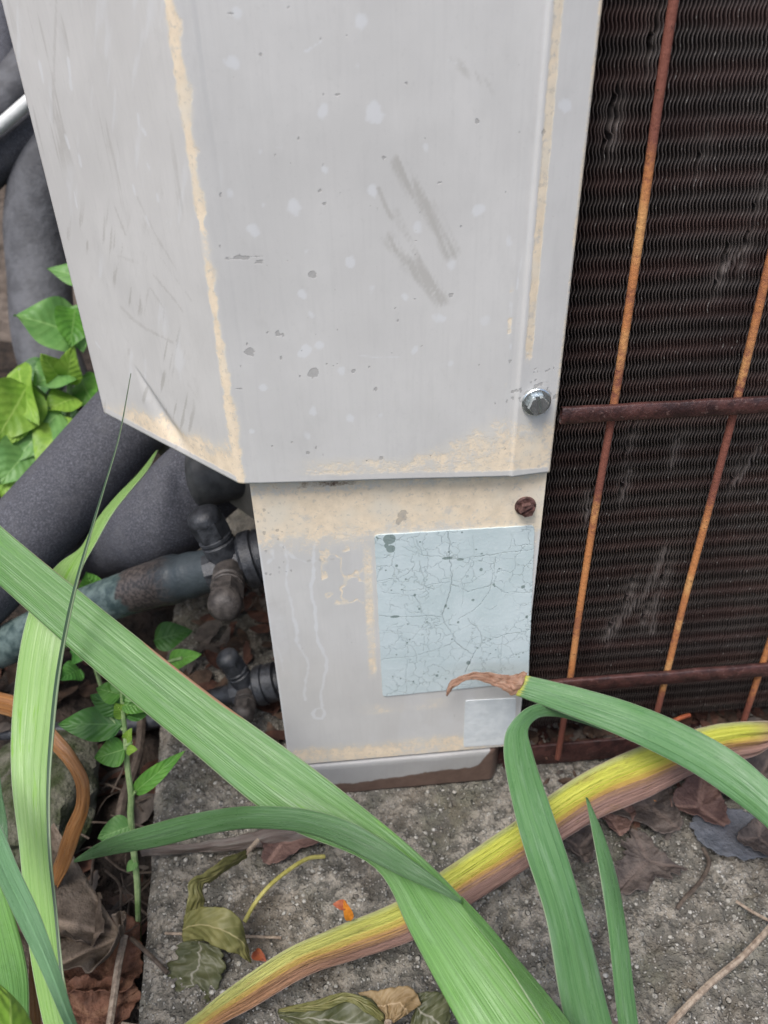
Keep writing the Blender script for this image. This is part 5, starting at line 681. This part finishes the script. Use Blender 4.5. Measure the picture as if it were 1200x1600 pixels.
def twig(pts, r, mat, label, cat='twig', rad=None): return tag(MB().tube(pts, r, 7, 40, True, rad).build('twig', mat), label, cat)
twig([(.11838,-.10625,.003),(.12523,-.10159,.005),(.14063,-.09279,.006),(.15579,-.08507,.005),(.17521,-.07332,.004)], 0.0011, TWIG, 'pale dry twig on the concrete at the bottom right')
twig([(.16399,-.06493,.003),(.16797,-.0692,.003),(.17299,-.07348,.003)], 0.0006, TWIG, 'short thin pale twig above the larger one at right')
twig([(-.01733,-.05401,.003),(-.01348,-.04934,.006),(-.00825,-.04435,.008),(-.00116,-.0387,.008),(.00653,-.03322,.006),(.01261,-.03115,.003)], 0.0008, TWIGY, 'curved yellow leaf stalk on the concrete', 'stalk')
twig([(-.04617,-.05475,.002),(-.02908,-.05771,.003),(-.0153,-.05905,.002),(-.00371,-.06069,.002)], 0.0005, TWIG, 'straight pine needle passing under the olive dead leaf', 'needle')
twig([(-.06262,-.05087,-.004),(-.06345,-.0608,-.006),(-.06413,-.06973,-.01),(-.06487,-.08126,-.014)], 0.0014, TWIG, 'grey stalk of the large crumpled dead leaf running downward', 'stalk')
twig([(-.05945,-.05318,-.002),(-.05105,-.06153,.002),(-.04299,-.06936,.003)], 0.0008, TWIGD, 'dark stalk from the crumpled leaf onto the concrete', 'stalk')
twig([(.16105,-.04311,.003),(.16117,-.04855,.003),(.1549,-.05575,.003),(.14437,-.06291,.003),(.14174,-.06499,.002)], 0.0008, TWIGD, 'bent dark stalk below the slate blue leaf', 'stalk')
twig([(-.05625,-.08379,.002),(-.04316,-.08701,.002),(-.02597,-.09154,.002)], 0.0008, TWIG, 'brown stalk at the bottom edge left of the withered blade', 'stalk')
twig([(.10582,.006,.0086),(.1251,.008,.00787),(.14479,.01,.00675)], 0.0007, TWIG, 'thin straw lying in the base pan below the coil', 'straw')
twig([(.16191,.002,.02344),(.16683,.003,.0249),(.17172,.004,.02517)], 0.0009, RUSTP, 'reddish dry stub sticking up behind the green leaf at the coil bottom', 'stalk')
twig([(-.07719,.06332,-.012),(-.07494,.03947,-.012),(-.07813,.01327,-.014),(-.07564,-.00756,-.016)], 0.0022, TWIGD, 'reddish brown dead stem down in the gap behind the weed', 'stalk')

# loose litter in the gap, under the valves and in the base pan
def litter(name, n, zone, zf, smin, smax, mats, label):
    P, Q_, mi = [], [], []; k = 0; g4 = grid_quads(4, 3)
    for _ in range(n):
        x, y = zone(); s_ = random.uniform(smin, smax); a = random.random() * 6.28; tx, ty = random.uniform(-0.6, 0.6), random.uniform(-0.6, 0.6); asp = random.uniform(0.25, 0.7); cu = random.uniform(-1.2, 1.2)
        for i in range(4):
            for j in range(3):
                u, v = (i / 3 - 0.5) * 2, (j - 1); w = (1 - 0.75 * u * u) * asp; lx, ly = u * s_, v * w * s_; lz = cu * 0.4 * s_ * v * v * w + 0.25 * s_ * u * u * cu + tx * lx + ty * ly
                P.append((x + lx * math.cos(a) - ly * math.sin(a), y + lx * math.sin(a) + ly * math.cos(a), zf(x, y) + s_ * 0.35 + lz))
        Q_.append(g4 + k); k += 12; mi += [random.randrange(len(mats))] * len(g4)
    me = np_mesh(name, P, np.concatenate(Q_)); o = link(name, me, mats); me.polygons.foreach_set('material_index', mi); return tag(o, label, kind='stuff')
sz = lambda x, y: float(soil_z(np.array(x), np.array(y)))
litter('leaf_litter', 420, lambda: (random.uniform(-0.20, -0.062), random.uniform(-0.13, 0.14)), sz, 0.003, 0.010, LITS, 'brown dead leaf litter on the soil left of the concrete')
litter('leaf_litter', 130, lambda: (random.uniform(-0.055, 0.01), random.uniform(0.03, 0.16)), lambda x, y: 0.0, 0.003, 0.009, LITS, 'dead leaf litter in the shade under the valves')
litter('leaf_litter', 160, lambda: (random.uniform(0.095, 0.24), random.uniform(0.0068, 0.020)), lambda x, y: 0.005, 0.0015, 0.005, LITS, 'dry debris lying in the base pan below the coil')
litter('leaf_litter', 60, lambda: (random.uniform(0.10, 0.24), random.uniform(-0.035, 0.002)), slab_z, 0.0012, 0.004, LITS, 'crumbs of dead leaf on the concrete below the coil')
grains('pan_grit', 500, lambda: (random.uniform(0.095, 0.24), random.uniform(0.007, 0.022)), 0.0004, 0.0014, PEB[1:3], lambda x, y: 0.0048, 'grit in the base pan below the coil')
b = MB()
for _ in range(70):
    x, y = random.uniform(-0.11, -0.055), random.uniform(-0.13, 0.03); a = random.random() * 6.28; l = random.uniform(0.01, 0.03); z = sz(x, y) + random.uniform(0.004, 0.012)
    b.tube([(x, y, z), (x + l * 0.5 * math.cos(a), y + l * 0.5 * math.sin(a), z + random.uniform(0, 0.004)), (x + l * math.cos(a + 0.3), y + l * math.sin(a + 0.3), z)], random.uniform(0.0002, 0.0006), 5, 7)
tag(b.build('fine_twigs', TWIGD), 'fine dry stems tangled in the gap', kind='stuff')
for pre, grp in (('insulated_pipe', 'insulated pipes beside the unit'), ('dead_leaf', 'dead leaves on the ground'), ('petal', 'fallen petals on the concrete'), ('weed', 'broad leaved weeds in the gap'), ('iris_plant', 'iris fans in front of the unit'), ('twig', 'dry twigs and stalks on the ground')):
    for o in list(COL.objects):
        if o.parent is None and o.name.split('.')[0] == pre: o['group'] = grp
# mossy stone at left
b = MB(); bmesh.ops.create_icosphere(b.bm, subdivisions=4, radius=1.0)
ms = V3((-.10402,.01791,-.012))
for v in b.bm.verts: k = 1 + 0.30 * mnoise.noise(v.co * 1.7) + 0.08 * mnoise.noise(v.co * 6); v.co = V3((v.co.x * 0.030 * k - 0.012, v.co.y * 0.035 * k, v.co.z * 0.018 * k)) + ms
tag(b.build('stone', MOSS), 'moss covered stone behind the bright blade at the left', 'stone')
